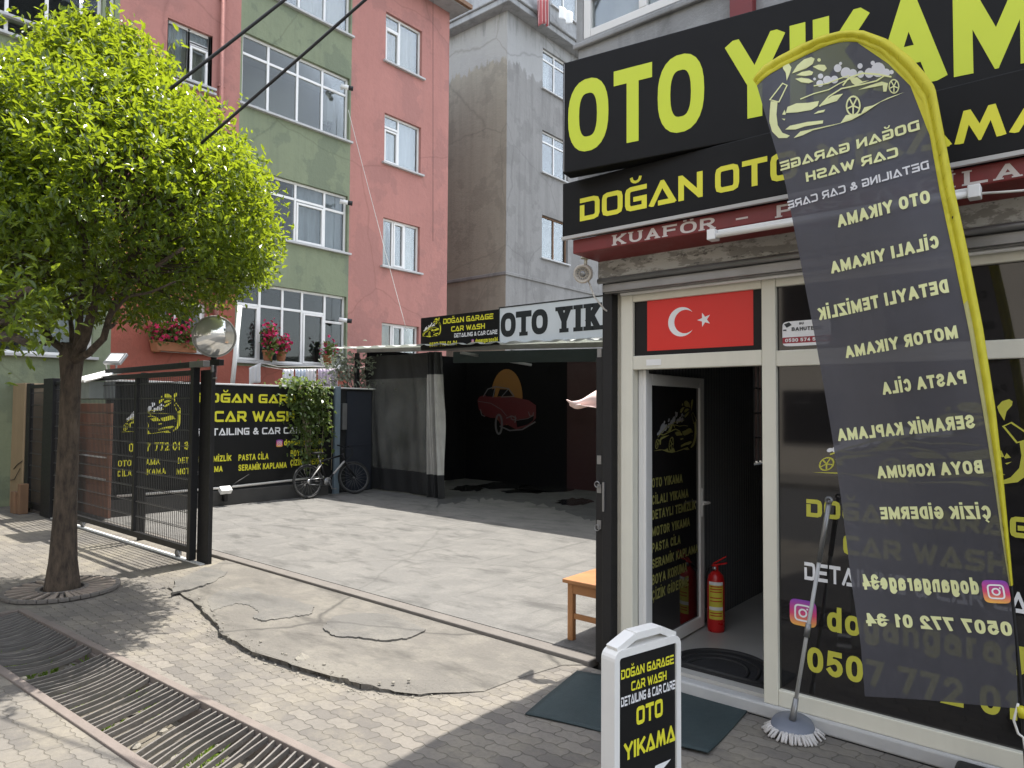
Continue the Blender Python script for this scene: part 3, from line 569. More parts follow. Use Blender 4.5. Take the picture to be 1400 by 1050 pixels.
# ================================================================ pink and green apartment building (faces +X)
XP = -15.
pink = thing('apartment_building', 'pink rendered apartment block with green balcony bays behind the courtyard wall', 'building', (XP, 6, 0))
WP = Wall('X', XP, -6, 14.72, 0, 13.95)
def PY(x, y): q = AX(x, y, XP); return q.y, q.z
def pw(tl, br): (a0, z1), (a1, z0) = PY(*tl), PY(*br); return a0, a1, z0, z1
YG0, YG1 = PY(324, 300)[0], PY(477.5, 300)[0]                       # middle green bay
YL1 = PY(152, 450)[0]                                                # left green bay ends here
c_r = [.45]
z1s, z1t = PY(300, 486)[1], PY(474, 405)[1]
FL = 2.9
w1 = pw((525, 13.6), (572, 105)); w2 = pw((526, 153.6), (575, 239)); w3 = pw((525, 297), (571, 373))
ya, yb = w2[0], w2[1]
for k, (tr, cur) in enumerate((((.72, .6), 'sheer'), ((.78, .0), 'sheer'), (0, 'half'))):
    ww = (w1, w2, w3)[k]
    if k == 2: window(pink, WP, ya, yb, ww[2], ww[3], [.3, .62], 0, curtain='sides', extra=[(1, .04, .96)])
    else: window(pink, WP, ya, yb, ww[2], ww[3], [.42], [.72, 0] if k == 0 else [.75, 0], curtain='sheer', extra=[(0, .04, .7)])
zt4 = PY(526, 441)[1]; window(pink, WP, ya, yb, zt4-1.35, zt4, [.3, .62], 0, curtain='half', extra=[(1, .04, .96)])
window(pink, WP, ya, yb, w1[2]+FL-.2, 13.6, [.42], 0, curtain='sheer') if False else None
# enclosed balconies of the middle bay
b2 = (PY(478, 194)[1], PY(477, 107)[1]); b3 = (PY(475.7, 346.4)[1], PY(474, 268)[1]); b4 = (PY(472, 502)[1], PY(472.4, 405.7)[1]); b1 = (PY(476.8, 48)[1], PY(476.8, 48)[1]+1.5)
gm = M['green']
a0, a1 = YG0+.05, YG1-.05
window(pink, WP, a0, a1, b2[0], b2[1], [.235, .5, .74], .73, room=1.3, curtain=None, wallm=gm, room_mat='room_pale')
window(pink, WP, a0, a1, b3[0], b3[1], [.24, .5, .78], [.72, .72, .72, .7], room=1.3, curtain='right', wallm=gm, extra=[(2, .03, .68)])
window(pink, WP, a0, a1, b4[0], b4[1], [.2, .4, .58, .8], [.72, .72, .72, .72, .62], room=1.3, curtain=None, wallm=gm, extra=[(0, .02, .7), (3, .02, .7)])
window(pink, WP, a0, a1, b1[0], min(b1[1], 13.6), [.25, .5, .75], .75, room=1., curtain='right', wallm=gm)
# windows of the red strip behind the tree
r4 = pw((220, 408), (281, 482)); yr0, yr1 = r4[0], r4[1]
rz = PY(280, 118)[1]; rt = PY(280, 45)[1]
window(pink, WP, yr0, yr1, r4[2], r4[3], [.36], 0, curtain='sides', extra=[(1, .03, .97)])
for z0 in (r4[2]+2.9, r4[2]+5.8): window(pink, WP, yr0, yr1, z0, z0+1.35, [.5], [0, .75], curtain='sheer')
window(pink, WP, yr0, yr1, rz, rt, [.5], [0, .75], curtain='half', extra=[(1, .03, .7)])
# left green bay
l4z0 = PY(60, 485)[1]; l1z0 = PY(45, 33)[1]; yl = PY(127, 480)[0]
for z0 in (l4z0, l4z0+2.9, l4z0+5.8):
    window(pink, WP, 1., yl, z0, z0+1.45, [.33, .62], [0, 0, 0], curtain='half' if z0 > 4 else 'sides', wallm=gm)
window(pink, WP, 1.2, PY(156, 60)[0], l1z0, l1z0+1.4, [.3, .5, .72, .86], 0, curtain=None, wallm=gm)
def pcol(a, z):
    red0 = PY(300, 500)[1]-.05
    if a < YL1: return 1 if z > -1 else 1
    if YG0 < a < YG1: return 1 if z > red0 else 2
    if a < YG0: return 2 if z < 5.6 else 0
    return 0
WP.bands = [(-6, YL1, 0, 14), (YG0, YG1, 2.85, 13.95), (YL1, YG0, 0, 5.6)]
mb = MB(); WP.sheet(mb, pcol)
mb.mi = 0; mb.poly([(XP, 14.72, 0), (XP-12, 14.72, 0), (XP-12, 14.72, 13.95), (XP, 14.72, 13.95)]); mb.poly([(XP, -6, 0), (XP, -6, 13.95), (XP-12, -6, 13.95), (XP-12, -6, 0)])
mb.poly([(XP-12, -6, 0), (XP-12, -6, 13.95), (XP-12, 14.72, 13.95), (XP-12, 14.72, 0)])
mb.build('wall', [M['pink'], M['green'], M['brick_red']], pink)
ev = MB(); ev.box(XP-12.2, XP+.55, -6.3, 15.02, 13.95, 14.13); ev.build('roof', M['pale_plaster'], pink, bev=.02)
gt = MB(); gt.box(XP+.55, XP+.66, -6.3, 15.05, 13.98, 14.1); gt.build('gutter', M['brown_wood'], pink)
dp = MB(); yy = PY(302, 60)[0]; dp.tube([(XP+.07, yy, .1), (XP+.07, yy, 13.9)], .05, 8)
for z in range(1, 14, 2): dp.box(XP, XP+.1, yy-.07, yy+.07, z, z+.04)
dp.build('drainpipe', M['pink'], pink)
# boiler seen inside the glazed balcony
t0 = AX(455, 150, XP-.85); bo = thing('wall_boiler', 'white gas boiler hanging inside the glazed second balcony', 'boiler', (t0.x, t0.y, t0.z-.4))
m_ = MB(); m_.box(t0.x-.2, t0.x+.1, t0.y-.24, t0.y+.24, t0.z-.4, t0.z+.4); m_.build('casing', M['white_paint'], bo, bev=.02)
m_ = MB()
for k in range(4): m_.tube([(t0.x, t0.y-.15+.1*k, t0.z-.4), (t0.x-.02, t0.y-.15+.1*k, t0.z-.55), (t0.x-.1, t0.y-.2+.1*k, t0.z-.72)], .012, 6)
m_.build('pipes', M['grey_metal'], bo)
# bullet cameras on the balcony frames
def bullet(px, py, label):
    q = AX(px, py, XP+.05); t = thing('security_camera', label, 'camera', q, 'bullet cameras on the pink building')
    m_ = MB(); m_.lathe(q+Vector((.12, -.14, -.02)), [(.0, 0), (.055, 0), (.055, .26), (.0, .26)], 14, (.55, .8, -.1)); m_.build('camera_body', M['white_paint'], t)
    m_ = MB(); m_.lathe(q+Vector((.12, -.14, -.02))+Vector((.55, .8, -.1)).normalized()*.2, [(.058, 0), (.06, .12), (.045, .12), (.0, .1)], 14, (.55, .8, -.1)); m_.build('lens_hood', M['black_metal'], t)
    m_ = MB(); m_.bar(q+Vector((-.06, 0, 0)), q+Vector((.16, -.04, -.02)), .04, .04); m_.build('bracket', M['white_paint'], t)
bullet(468, 121, 'white bullet camera on the boiler balcony, topmost of the three'); bullet(467, 277, 'white bullet camera on the second glazed balcony, middle of the three'); bullet(466, 437, 'white bullet camera on the glazed balcony with flower pots')
# ================================================================ grey rendered building further back
XG, YGF = -15.3, 17.8
grey = thing('apartment_building', 'grey unpainted apartment block with overhanging top storeys and stained render', 'building', (XG, YGF, 0))
WG = Wall('X', XG, YGF, 42, 0, 15.55)
def GY(x, y): q = AX(x, y, XG); return q.y, q.z
gy0, gy1 = GY(742, 100)[0], GY(772, 100)[0]
for i, (t, b, fm, cu) in enumerate(((73, 128, 'white_pvc', 'half'), (184, 241, 'white_pvc', None), (298, 356, 'brown_wood', None))):
    window(grey, WG, gy0, gy1+.25, GY(755, b)[1], GY(755, t)[1], [.5], [.76, .76] if i < 2 else 0, curtain=cu, fmat=fm, wallm=M['grey_plaster'])
for z0 in (GY(755, 128)[1], GY(755, 241)[1], GY(755, 356)[1]): window(grey, WG, gy1+3.5, gy1+5., z0, z0+1.4, [.5], 0, wallm=M['grey_plaster'])
mb = MB(); WG.sheet(mb, lambda a, z: 0)
mb.mi = 1; mb.poly([(XG, YGF, 0), (XG-14, YGF, 0), (XG-14, YGF, 15.55), (XG, YGF, 15.55)]); mb.mi = 2
mb.poly([(XG, 42, 0), (XG, 42, 15.55), (XG-14, 42, 15.55), (XG-14, 42, 0)])
mb.build('wall', [M['grey_plaster'], M['tan_plaster'], M['pale_plaster']], grey)
m_ = MB(); m_.box(XG-14, XG+.42, YGF-.42, 42, 15.55, 15.75); m_.box(XG-14, XG+.5, YGF-.5, 42, 15.75, 15.86); m_.build('ledge', M['pale_plaster'], grey, bev=.03)
WG2 = Wall('X', XG+.4, YGF-.4, 42, 15.86, 25)
def G2(x, y): q = AX(x, y, XG+.4); return q.y, q.z
a_, zb = G2(754, 0)[0], G2(760, 4)[1]
window(grey, WG2, a_, a_+2.6, zb-.2, zb+1.3, [.33, .66], 0, curtain='sheer', wallm=M['pale_plaster']); window(grey, WG2, a_+3.2, a_+6, zb-.2, zb+1.3, [.33, .66], 0, curtain='sheer', wallm=M['pale_plaster'])
mb = MB(); WG2.sheet(mb, lambda a, z: 0); mb.poly([(XG+.4, YGF-.4, 15.86), (XG-14, YGF-.4, 15.86), (XG-14, YGF-.4, 25), (XG+.4, YGF-.4, 25)]); mb.poly([(XG+.4, YGF-.4, 25), (XG-14, YGF-.4, 25), (XG-14, 42, 25), (XG+.4, 42, 25)])
mb.build('upper_wall', M['pale_plaster'], grey)
m_ = MB(); q = [AX(x, y, XG+.02) for x, y in ((694, 372), (694, 376))]
m_.box(XG-3, XG+.05, YGF-.05, YGF+6, q[0].z-.1, q[0].z+.02); m_.build('string_course', M['grey_plaster'], grey, bev=.02)
def cloth(name, label, cat, p0, p1, drop, mat_, axis_d, group=None, folds=4, amp=.03):
    """a cloth hanging from the line p0-p1; folds push along axis_d"""
    p0, p1, d = Vector(p0), Vector(p1), Vector(axis_d); ph = random.uniform(0, 6)
    m_ = MB(); m_.grid(lambda u, v: p0.lerp(p1, u)+Vector((0, 0, -drop*v*(1+.06*math.sin(u*7+ph))))+d*(amp*math.sin(u*folds*6.28+ph)*(.4+.6*v)+.006), 24, 8)
    o = m_.build(name, mat_, None, origin=p0); sol = o.modifiers.new('thick', 'SOLIDIFY'); sol.thickness = .006
    return tag(o, label, cat, group)
def stripes():
    s = NT('striped_towel'); wv = s.n('TexWave', wave_type='BANDS', bands_direction='Y', i_Scale=1.6); s.l(s.coord(), wv.inputs['Vector'])
    s.l(s.ramp(wv.outputs[1], [(.35, g4((.4, .1, .1))), (.5, g4((.6, .5, .46))), (.8, g4((.03, .02, .03)))]), s.b.inputs['Base Color']); s.b.inputs['Roughness'].default_value = .9; return s.m
q0, q1 = AX(734, -2, XG+.62), AX(750, -2, XG+.62)
cloth('towel', 'dark red striped towel hung out high on the grey building', 'towel', q0, q1, .95, stripes(), (1, 0, 0), folds=3, amp=.06)
q0 = AX(765, 8, XG+.8)
cloth('shirt', 'small white cloth pegged beside the striped towel on the grey building', 'laundry', q0, q0+Vector((.1, .7, 0)), .45, M['white_paint'], (1, 0, 0), folds=2, amp=.06)
# ================================================================ the shop building: front at Y = 4.2, tall storeys above
YF = 4.2; FZ = .1
shop = thing('shop_building', 'cream fronted corner car wash shop with tall grey storeys above its signs', 'building', (0, YF, 0))
def FY(x, y): return AY(x, y, YF)
XL = -2.64
m_ = MB(); m_.box(XL, -2.5, YF-.02, YF+.3, 0, 3.); wa, wb = AX(1028, 636, -2.46), AX(1052, 500, -2.46); wy0, wy1, wz0, wz1 = wa.y, wb.y+.35, wa.z, wb.z+.02
for q_ in ((YF+.3, wy0, 0, 3.1), (wy1, 9.6, 0, 3.1), (wy0, wy1, 0, wz0), (wy0, wy1, wz1, 3.1)): m_.box(XL, XL+.12, *q_)
m_.build('pier', M['pier'], shop, bev=.012)
UX = -2.84
WU = Wall('Y', YF-.1, UX, 7, 3.1, 16)
zs = AY(790, 66, YF-.1).z
bay0 = AY(797, 50, YF-.1).x
window(shop, WU, bay0, bay0+4.2, zs+.05, zs+1.6, [.115, .25, .36, .5, .66, .82], .2, depth=.055, sill=False, curtain='sheer', wallm=M['pale_plaster'])
for k in range(1, 3): window(shop, WU, bay0, bay0+4.2, zs+.05+2.9*k, zs+1.6+2.9*k, [.25, .5, .75], .2, curtain='sheer', wallm=M['pale_plaster'])
mb = MB(); WU.sheet(mb, lambda a, z: 0); mb.poly([(UX, YF-.1, 3.1), (UX, YF-.1, 16), (UX, 13, 16), (UX, 13, 3.1)]); mb.poly([(UX, YF-.1, 16), (7, YF-.1, 16), (7, 13, 16), (UX, 13, 16)]); mb.poly([(UX, YF-.1, 3.1), (UX, 13, 3.1), (7, 13, 3.1), (7, YF-.1, 3.1)]); mb.poly([(UX, 13, 3.1), (UX, 13, 16), (7, 13, 16), (7, 13, 3.1)])
mb.poly([(7, YF-.1, 3.1), (7, YF-.1, 16), (7, 13, 16), (7, 13, 3.1)])
mb.build('upper_wall', M['pale_plaster'], shop)
q = AY(1003, 16, YF-.1); m_ = MB(); m_.box(q.x, q.x+.14, YF-.16, YF-.1, q.z-.3, q.z+1.5); m_.build('red_pilaster', M['red_awning'], shop)
m_ = MB(); m_.box(UX-.03, 7, YF-.135, YF-.103, zs-.02, zs+.02); m_.build('window_ledge', M['pale_plaster'], shop, bev=.01)
# interior
m_ = MB(); m_.box(-2.5, 3, YF+.02, 9.5, .02, FZ); m_.build('floor', mat('shop_floor', (.4, .39, .36), .35, .25, 3), shop)
m_ = MB()
for q_ in ((YF+.32, wy0, FZ, 3.), (wy1, 9.5, FZ, 3.), (wy0, wy1, FZ, wz0), (wy0, wy1, wz1, 3.)): m_.box(-2.5, -2.44, *q_)
m_.box(-2.44, 3.2, 9.4, 9.5, FZ, 3.0); m_.box(3.0, 3.1, YF+.3, 9.4, FZ, 3.0); m_.build('inner_wall', M['rib'], shop)
m_ = MB(); m_.box(-2.5, 3.1, YF+.3, 9.5, 3.0, 3.08); m_.build('ceiling', M['interior_dark'], shop)
m_ = MB(); m_.box(-1.5, -1.42, YF+.35, 7.4, FZ, 3.0); m_.build('partition', M['interior_dark'], shop)
m_ = MB()
for k in range(1, 8): yk = wy0+(wy1-wy0)*k/8; m_.box(-2.56, -2.545, yk-.006, yk+.006, wz0, wz1)
for k in range(1, 4): zk_ = wz0+(wz1-wz0)*k/4; m_.box(-2.57, -2.56, wy0, wy1, zk_-.008, zk_+.008)
m_.build('window_bars', M['black_metal'], shop)
# doorstep
m_ = MB(); m_.box(-2.5, 3.2, YF-.065, YF+.02, 0, FZ-.02); m_.build('doorstep', M['marble'], shop, bev=.012)
# white frame of the shopfront
zT0, zT1 = 2.02, 2.105                                                # transom
zTop = 2.6; pL0, pL1 = FY(853, 600).x, FY(869.5, 600).x; pR0, pR1 = FY(1045.6, 600).x, FY(1065, 600).x
zt_ = FY(958, 503).z; zt2_ = FY(958, 483).z
m_ = MB(); d0, d1 = YF-.045, YF+.03
m_.box(pL0, pL1, d0, d1, .08, zTop); m_.box(pR0, pR1, d0, d1, .08, zTop); m_.box(pL1, pR0, d0+.003, d1, zt_, zt2_); m_.box(pR1, 2.6, d0+.003, d1, zt_-.01, zt2_-.01)
m_.box(pR1, 2.6, d0+.003, d1, .08, .175); m_.box(pL1, pR0, d0+.003, d1, zTop-.06, zTop); m_.box(pR1, 2.6, d0+.003, d1, zTop-.06, zTop); m_.box(2.6, 2.7, d0, d1, .08, zTop)
m_.box(1.05, 1.13, d0+.003, d1, .175, zt_-.01)
m_.build('shopfront_frame', M['cream_pvc'], shop, bev=.006)
m_ = MB(); m_.box(pR1-.01, 2.6, YF-.012, YF-.004, .16, zt_); pane = m_.build('shop_window', M['dark_glass'], shop)
m_ = MB(); m_.box(pR1-.01, 2.6, YF-.012, YF-.004, zt2_-.02, zTop-.05); m_.build('upper_pane', M['dark_glass'], shop)
# window lettering
YW = YF-.0125; N_ = Vector((0, -1, 0))
def WYp(x, y): return AY(x, y, YW)
def wtext(mb, text, pl, pr_x, cap, style, t=.2, gap=.12):
    p0 = WYp(*pl); top = WYp(pl[0], pl[1]-cap); p1 = Vector((pr_x, YW, top.z)); lettering(mb, text, p0, p1, VX, N_, style, t, .0015, gap)
xc = (WYp(1153, 740).x+WYp(1377, 770).x)/2
x0 = WYp(1102.7, 706).x
m_ = MB(); wtext(m_, 'DOĞAN GARAGE', (1102.7, 706), 2*xc-x0, 24, 'tech', .24); wtext(m_, 'CAR WASH', (1153, 757), WYp(1379, 790).x, 26, 'tech', .24)
wtext(m_, 'dogangarage34', (1131, 862), 2*xc-WYp(1079, 850).x+.05, 34, 'sans', .2); wtext(m_, '0507 772 01 34', (1104, 917), 2*xc-WYp(1104, 905).x+.1, 34, 'sans', .21)
m_.build('lettering', M['vinyl_yellow'], pane)
m_ = MB(); wtext(m_, 'DETAILING & CAR CARE', (1100, 792), 2*xc-WYp(1100, 790).x, 24, 'tech', .2); m_.build('lettering', M['white_ink'], pane)
lx0, lx1 = WYp(1110, 600).x, WYp(1415, 600).x
m_ = MB(); lz0, lz1 = WYp(1125, 654).z, WYp(1385, 545).z
logo(m_, lambda u, v, l: Vector((lx0+u*(lx1-lx0), YW-.0015-l*.0006, lz0+v*(lz1-lz0))), flip=True); m_.build('emblem', [M['vinyl_yellow'], M['white_ink'], M['dark_glass']], pane)
e = WYp(1098, 838); emblem('camera_emblem', e, VX, VZ, N_, .15, pane)
# door, opened inwards
H0 = Vector((-2.395, YF+.06, FZ)); H1 = Vector((-2.44+.03, YF+1.0, FZ)); 
DU = (H1-H0).normalized(); DN = Vector((DU.y, -DU.x, 0)); DW = (H1-H0).length; DH = zt_-FZ-.02
m_ = MB()
def dbox(mb, u0, u1, z0, z1, d): a = H0+DU*u0-DN*d; mb.prism([a+VZ*z0, H0+DU*u1-DN*d+VZ*z0, H0+DU*u1-DN*d+VZ*z1, a+VZ*z1], DN*(2*d))
for q in ((0, .075, .015, DH), (DW-.075, DW, .015, DH), (.075, DW-.075, .015, .1), (.075, DW-.075, DH-.08, DH)): dbox(m_, *q, .025)
door = m_.build('door', M['white_pvc'], shop, bev=.006)
m_ = MB(); dbox(m_, .07, DW-.07, .09, DH-.07, .008); m_.build('door_pane', M['dark_glass'], door)
m_ = MB(); h = H0+DU*(DW-.04)+DN*.026+VZ*.98; m_.bar(h-VZ*.11, h+VZ*.11, .03, .012, DN); m_.bar(h+DN*.0, h+DN*.055, .018, .018); m_.bar(h+DN*.055+DU*.01, h+DN*.055-DU*.12, .018, .014); m_.build('handle', M['white_pvc'], door, bev=.003)
m_ = MB(); m_.box(pL1, pL1+.035, YF+.03, YF+.12, .1, zt_); m_.box(pL1+.035, pL1+.06, YF+.03, YF+.075, .1, zt_); m_.build('door_jamb', M['white_pvc'], shop, bev=.004)
def DP(x, y): return AP(x, y, H0+DN*.009, DN)
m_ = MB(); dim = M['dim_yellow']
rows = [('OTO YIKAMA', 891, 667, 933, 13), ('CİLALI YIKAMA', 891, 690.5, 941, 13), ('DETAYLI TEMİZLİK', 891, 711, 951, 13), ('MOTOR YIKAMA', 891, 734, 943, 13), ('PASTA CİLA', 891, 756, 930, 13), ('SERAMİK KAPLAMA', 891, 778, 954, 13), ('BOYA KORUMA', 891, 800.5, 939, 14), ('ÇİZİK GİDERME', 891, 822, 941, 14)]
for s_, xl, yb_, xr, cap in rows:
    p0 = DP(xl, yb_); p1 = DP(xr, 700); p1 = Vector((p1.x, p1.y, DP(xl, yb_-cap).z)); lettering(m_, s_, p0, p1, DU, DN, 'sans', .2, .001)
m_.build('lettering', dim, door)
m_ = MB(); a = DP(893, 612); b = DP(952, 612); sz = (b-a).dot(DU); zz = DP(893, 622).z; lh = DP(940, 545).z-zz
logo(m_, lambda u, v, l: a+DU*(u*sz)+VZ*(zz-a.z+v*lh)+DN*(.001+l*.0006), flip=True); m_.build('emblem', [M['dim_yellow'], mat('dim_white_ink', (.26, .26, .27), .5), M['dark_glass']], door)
# roller shutter housing
m_ = MB(); y0 = YF-.2
m_.box(XL+.02, 3, y0+.02, YF+.05, zTop+.1, zTop+.235); m_.build('shutter_box', M['aged'], shop, bev=.01)
m_ = MB()
m_.tube([(XL+.02, y0+.05, zTop+.265), (3, y0+.05, zTop+.265)], .035, 10); m_.tube([(XL+.02, y0+.03, zTop+.085), (3, y0+.03, zTop+.085)], .02, 8); m_.box(XL+.04, 3, YF-.12, YF-.05, zTop+.003, zTop+.075); m_.box(XL+.04, 3, YF-.15, YF-.13, zTop+.01, zTop+.06)
m_.build('shutter_roll', M['grey_metal'], shop)
m_ = MB(); m_.tube([(pL0+.02, YF-.075, zTop-.005), (2.7, YF-.075, zTop-.005)], .012, 6); m_.build('frame_bead', M['white_paint'], shop)
# ================================================================ signs on the shop
SY = 3.62
S0 = AY(769, 200, SY); S0 = Vector((S0.x, SY, 0)); SU = Vector((.987, .162, 0)).normalized(); SN = Vector((SU.y, -SU.x, 0))
def S1(x, y, d=0.): return AP(x, y, S0+SN*d, SN)
sz1, sz0 = S1(771, 86).z, S1(772, 236.6).z
sg = thing('sign', 'huge black sign reading OTO YIKAMA in lime letters, topmost on the shop', 'sign', S0+VZ*sz0)
m_ = MB(); m_.prism([S0+VZ*sz0, S0+SU*5+VZ*sz0, S0+SU*5+VZ*sz1, S0+VZ*sz1], -SN*.12); m_.build('board', M['black_board'], sg, bev=.006)
m_ = MB()
for q in ((.008, .014),): m_.prism([S0+SU*q[0]+VZ*(sz0+.01)+SN*.001, S0+SU*q[1]+VZ*(sz0+.01)+SN*.001, S0+SU*q[1]+VZ*(sz1-.01)+SN*.001, S0+SU*q[0]+VZ*(sz1-.01)+SN*.001], SN*.0015)
m_.build('edge_trim', M['grey_metal'], sg)
m_ = MB()
zb_, zt3 = S1(856, 196).z, S1(839, 98.3).z
def s1t(text, xl, xr): 
    a, b = S1(xl, 150), S1(xr, 150); lettering(m_, text, Vector((a.x, a.y, zb_)), Vector((b.x, b.y, zt3)), SU, SN, 'sans', .2, .002, .09)
s1t('OTO', 777, 963); s1t('YIKAMA', 995, 1560)
m_.build('lettering', M['lime'], sg)
Y2 = 3.78
def S2(x, y): return AY(x, y, Y2)
x2 = S2(769, 300).x; z20, z21 = S2(769, 324).z, S2(769, 249).z
sg = thing('sign', 'black sign with angular yellow letters directly under the huge lime lettered sign', 'sign', (x2, Y2, z20))
m_ = MB(); m_.box(x2, 2.3, Y2, Y2+.12, z20, sz0-.004); m_.build('board', M['black_board'], sg, bev=.006)
m_ = MB(); m_.box(x2-.004, 2.3, Y2-.006, Y2+.02, z20-.022, z20-.001); m_.build('edge_trim', mat('grey_trim', (.42, .41, .39), .5), sg)
m_ = MB(); a = S2(793, 303); t_ = S2(793, 272).z; b = S2(961, 290)
lettering(m_, 'DOĞAN', a, Vector((b.x, Y2, t_)), VX, N_, 'tech', .2, .002, .1)
a2 = S2(978, 263); lettering(m_, 'OTO', Vector((a2.x, Y2, a.z)), Vector((S2(1090, 240).x, Y2, t_)), VX, N_, 'tech', .2, .002, .1)
lettering(m_, 'YIKAMA', Vector((S2(1118, 240).x, Y2, a.z)), Vector((S2(1452, 180).x, Y2, t_)), VX, N_, 'tech', .2, .002, .1)
m_.build('lettering', M['yellow'], sg)
# red awning board
Y3 = 3.82
def S3(x, y): return AY(x, y, Y3)
xa = S3(783, 345).x; zf = S3(968, 316).z; zh = z20-.022
aw = thing('awning', 'dark red metal awning board lettered KUAFÖR below the black signs', 'awning', (xa, Y3, zf))
m_ = MB(); m_.prism([(xa, Y3, zh), (xa, Y3, zf), (xa+.1, YF-.1, zf-.045), (xa+.1, YF-.1, zh)], (4.5, 0, 0)); m_.build('board', M['red_awning'], aw, bev=.006)
m_ = MB(); a, b = S3(845, 333), S3(980, 306); h_ = a.z-S3(842, 333).z
cap = .085; 
zk0, = (S3(850, 334.).z,); zk1 = S3(848, 320).z
lettering(m_, 'KUAFÖR', Vector((S3(837, 325).x, Y3, zk0)), Vector((S3(979, 300).x, Y3, zk1)), VX, N_, 'sans', .17, .002, .1, serif=True)
lettering(m_, '-', Vector((S3(1005, 300).x, Y3, zk0)), Vector((S3(1024, 300).x, Y3, zk1)), VX, N_, 'sans', .15, .002)
lettering(m_, 'PASTA CİLA', Vector((S3(1060, 290).x, Y3, zk0)), Vector((S3(1398, 240).x, Y3, zk1)), VX, N_, 'sans', .17, .002, .1, serif=True)
m_.build('lettering', mat('faded_white', (.56, .5, .47), .6), aw)
# tube lamp
a, b = AY(968, 322, 3.78), AY(1341, 263, 3.78)
tl = thing('tube_lamp', 'long white fluorescent tube fitting under the red awning', 'lamp', a)
m_ = MB(); m_.box(a.x, a.x+.05, a.y-.02, a.y+.05, a.z-.03, a.z+.03); m_.box(b.x-.05, b.x, a.y-.02, a.y+.05, a.z-.03, a.z+.03); m_.box(a.x+.05, b.x-.05, a.y+.015, a.y+.05, a.z, a.z+.028); m_.build('fitting', M['white_paint'], tl, bev=.004)
m_ = MB(); m_.tube([(a.x+.05, a.y, a.z-.008), (b.x-.05, a.y, a.z-.008)], .016, 10); m_.build('tube', M['white_pvc'], tl)
m_ = MB(); m_.tube([b+Vector((.0, .02, 0)), b+Vector((.1, .02, -.012)), b+Vector((.3, .03, -.03)), b+Vector((.8, .05, -.02))], .006, 6); m_.build('lamp_cord', M['white_cable'], tl)
# round camera hanging at the awning corner with its cord
q = AY(798, 374, 3.95); cm = thing('security_camera', 'round cream camera with ring of lights hanging from the red awning corner', 'camera', q)
ax = Vector((.35, -.9, -.25)).normalized()
m_ = MB(); m_.lathe(q-ax*.07, [(.0, 0), (.05, .0), (.062, .04), (.066, .1), (.06, .115), (.05, .115), (.046, .1), (0, .1)], 20, ax); m_.build('camera_body', mat('cream_plastic', (.46, .42, .36), .5), cm)
m_ = MB(); m_.lathe(q+ax*.028, [(.0, .01), (.018, .012), (.022, .004)], 12, ax)
for k in range(14): c_ = q+ax*.031+(ax.orthogonal().normalized()*math.cos(k*.449)+ax.cross(ax.orthogonal().normalized())*math.sin(k*.449))*.034; m_.lathe(c_, [(0, .004), (.005, .003), (.006, 0)], 6, ax)
m_.build('lens_ring', M['grey_metal'], cm)
m_ = MB(); m_.tube([q+Vector((0, .02, .05)), q+Vector((0, .03, .11))], .012, 8); m_.lathe(q+Vector((0, .03, .11)), [(.04, 0), (.04, .012), (0, .012)], 12); m_.build('bracket', M['cream_pvc'], cm)
m_ = MB(); m_.tube([q+Vector((.02, .03, -.05)), q+Vector((.05, .06, -.16)), q+Vector((.09, .12, -.24)), FY(840, 431)+Vector((0, -.03, 0))], .006, 6); m_.build('camera_cord', M['white_cable'], cm)
# Turkish flag panel over the door
fy = YF-.02
fp = thing('flag_panel', 'black transom panel with red flag of white crescent and star over the door', 'flag', (pL1, fy, zt2_))
m_ = MB(); m_.box(pL1+.001, pR0-.001, fy, fy+.012, zt2_+.002, zTop-.061); m_.build('panel', M['black_vinyl'], fp)
def FP(x, y): return AY(x, y, fy)
a, b = FP(885, 480), FP(1029.7, 393.5); zfl = FP(885.3, 408.4).z
m_ = MB(); m_.poly([(a.x, fy-.001, a.z), (b.x, fy-.001, a.z), (b.x, fy-.001, zfl), (a.x, fy-.001, zfl)]); m_.build('red_field', M['red_flag'], fp)
FW, FH = b.x-a.x, zfl-a.z; c = FP(932, 440); r1 = FH*.27
m_ = MB(); out = [(c.x+r1*math.cos(t), c.z+r1*math.sin(t)) for t in np.linspace(R_(38), R_(322), 30)]; inn = [(c.x+r1*.26+r1*.8*math.cos(t), c.z+r1*.8*math.sin(t)) for t in np.linspace(R_(310), R_(50), 30)]
for i in range(29): m_.poly([(x, fy-.002, z) for x, z in (out[i], out[i+1], inn[28-i], inn[29-i])])
st = FP(963, 437); rs = FH*.135; pts = []
for k in range(10): rr = rs if k % 2 == 0 else rs*.382; t = math.pi+k*math.pi/5; pts.append((st.x+rr*math.cos(t), fy-.002, st.z+rr*math.sin(t)))
for k in range(0, 10, 2): m_.poly([pts[k], pts[(k+1) % 10], (st.x, fy-.002, st.z), pts[k-1]])
m_.build('crescent_and_star', M['white_ink'], fp)
q = FP(886, 496); m_ = MB(); m_.box(q.x, q.x+.11, YF-.0445, YF-.0425, q.z-.02, q.z+.02); tag(m_.build('sticker', M['white_paint'], None, origin=q), 'small white sticker on the cream bar over the door', 'sticker')
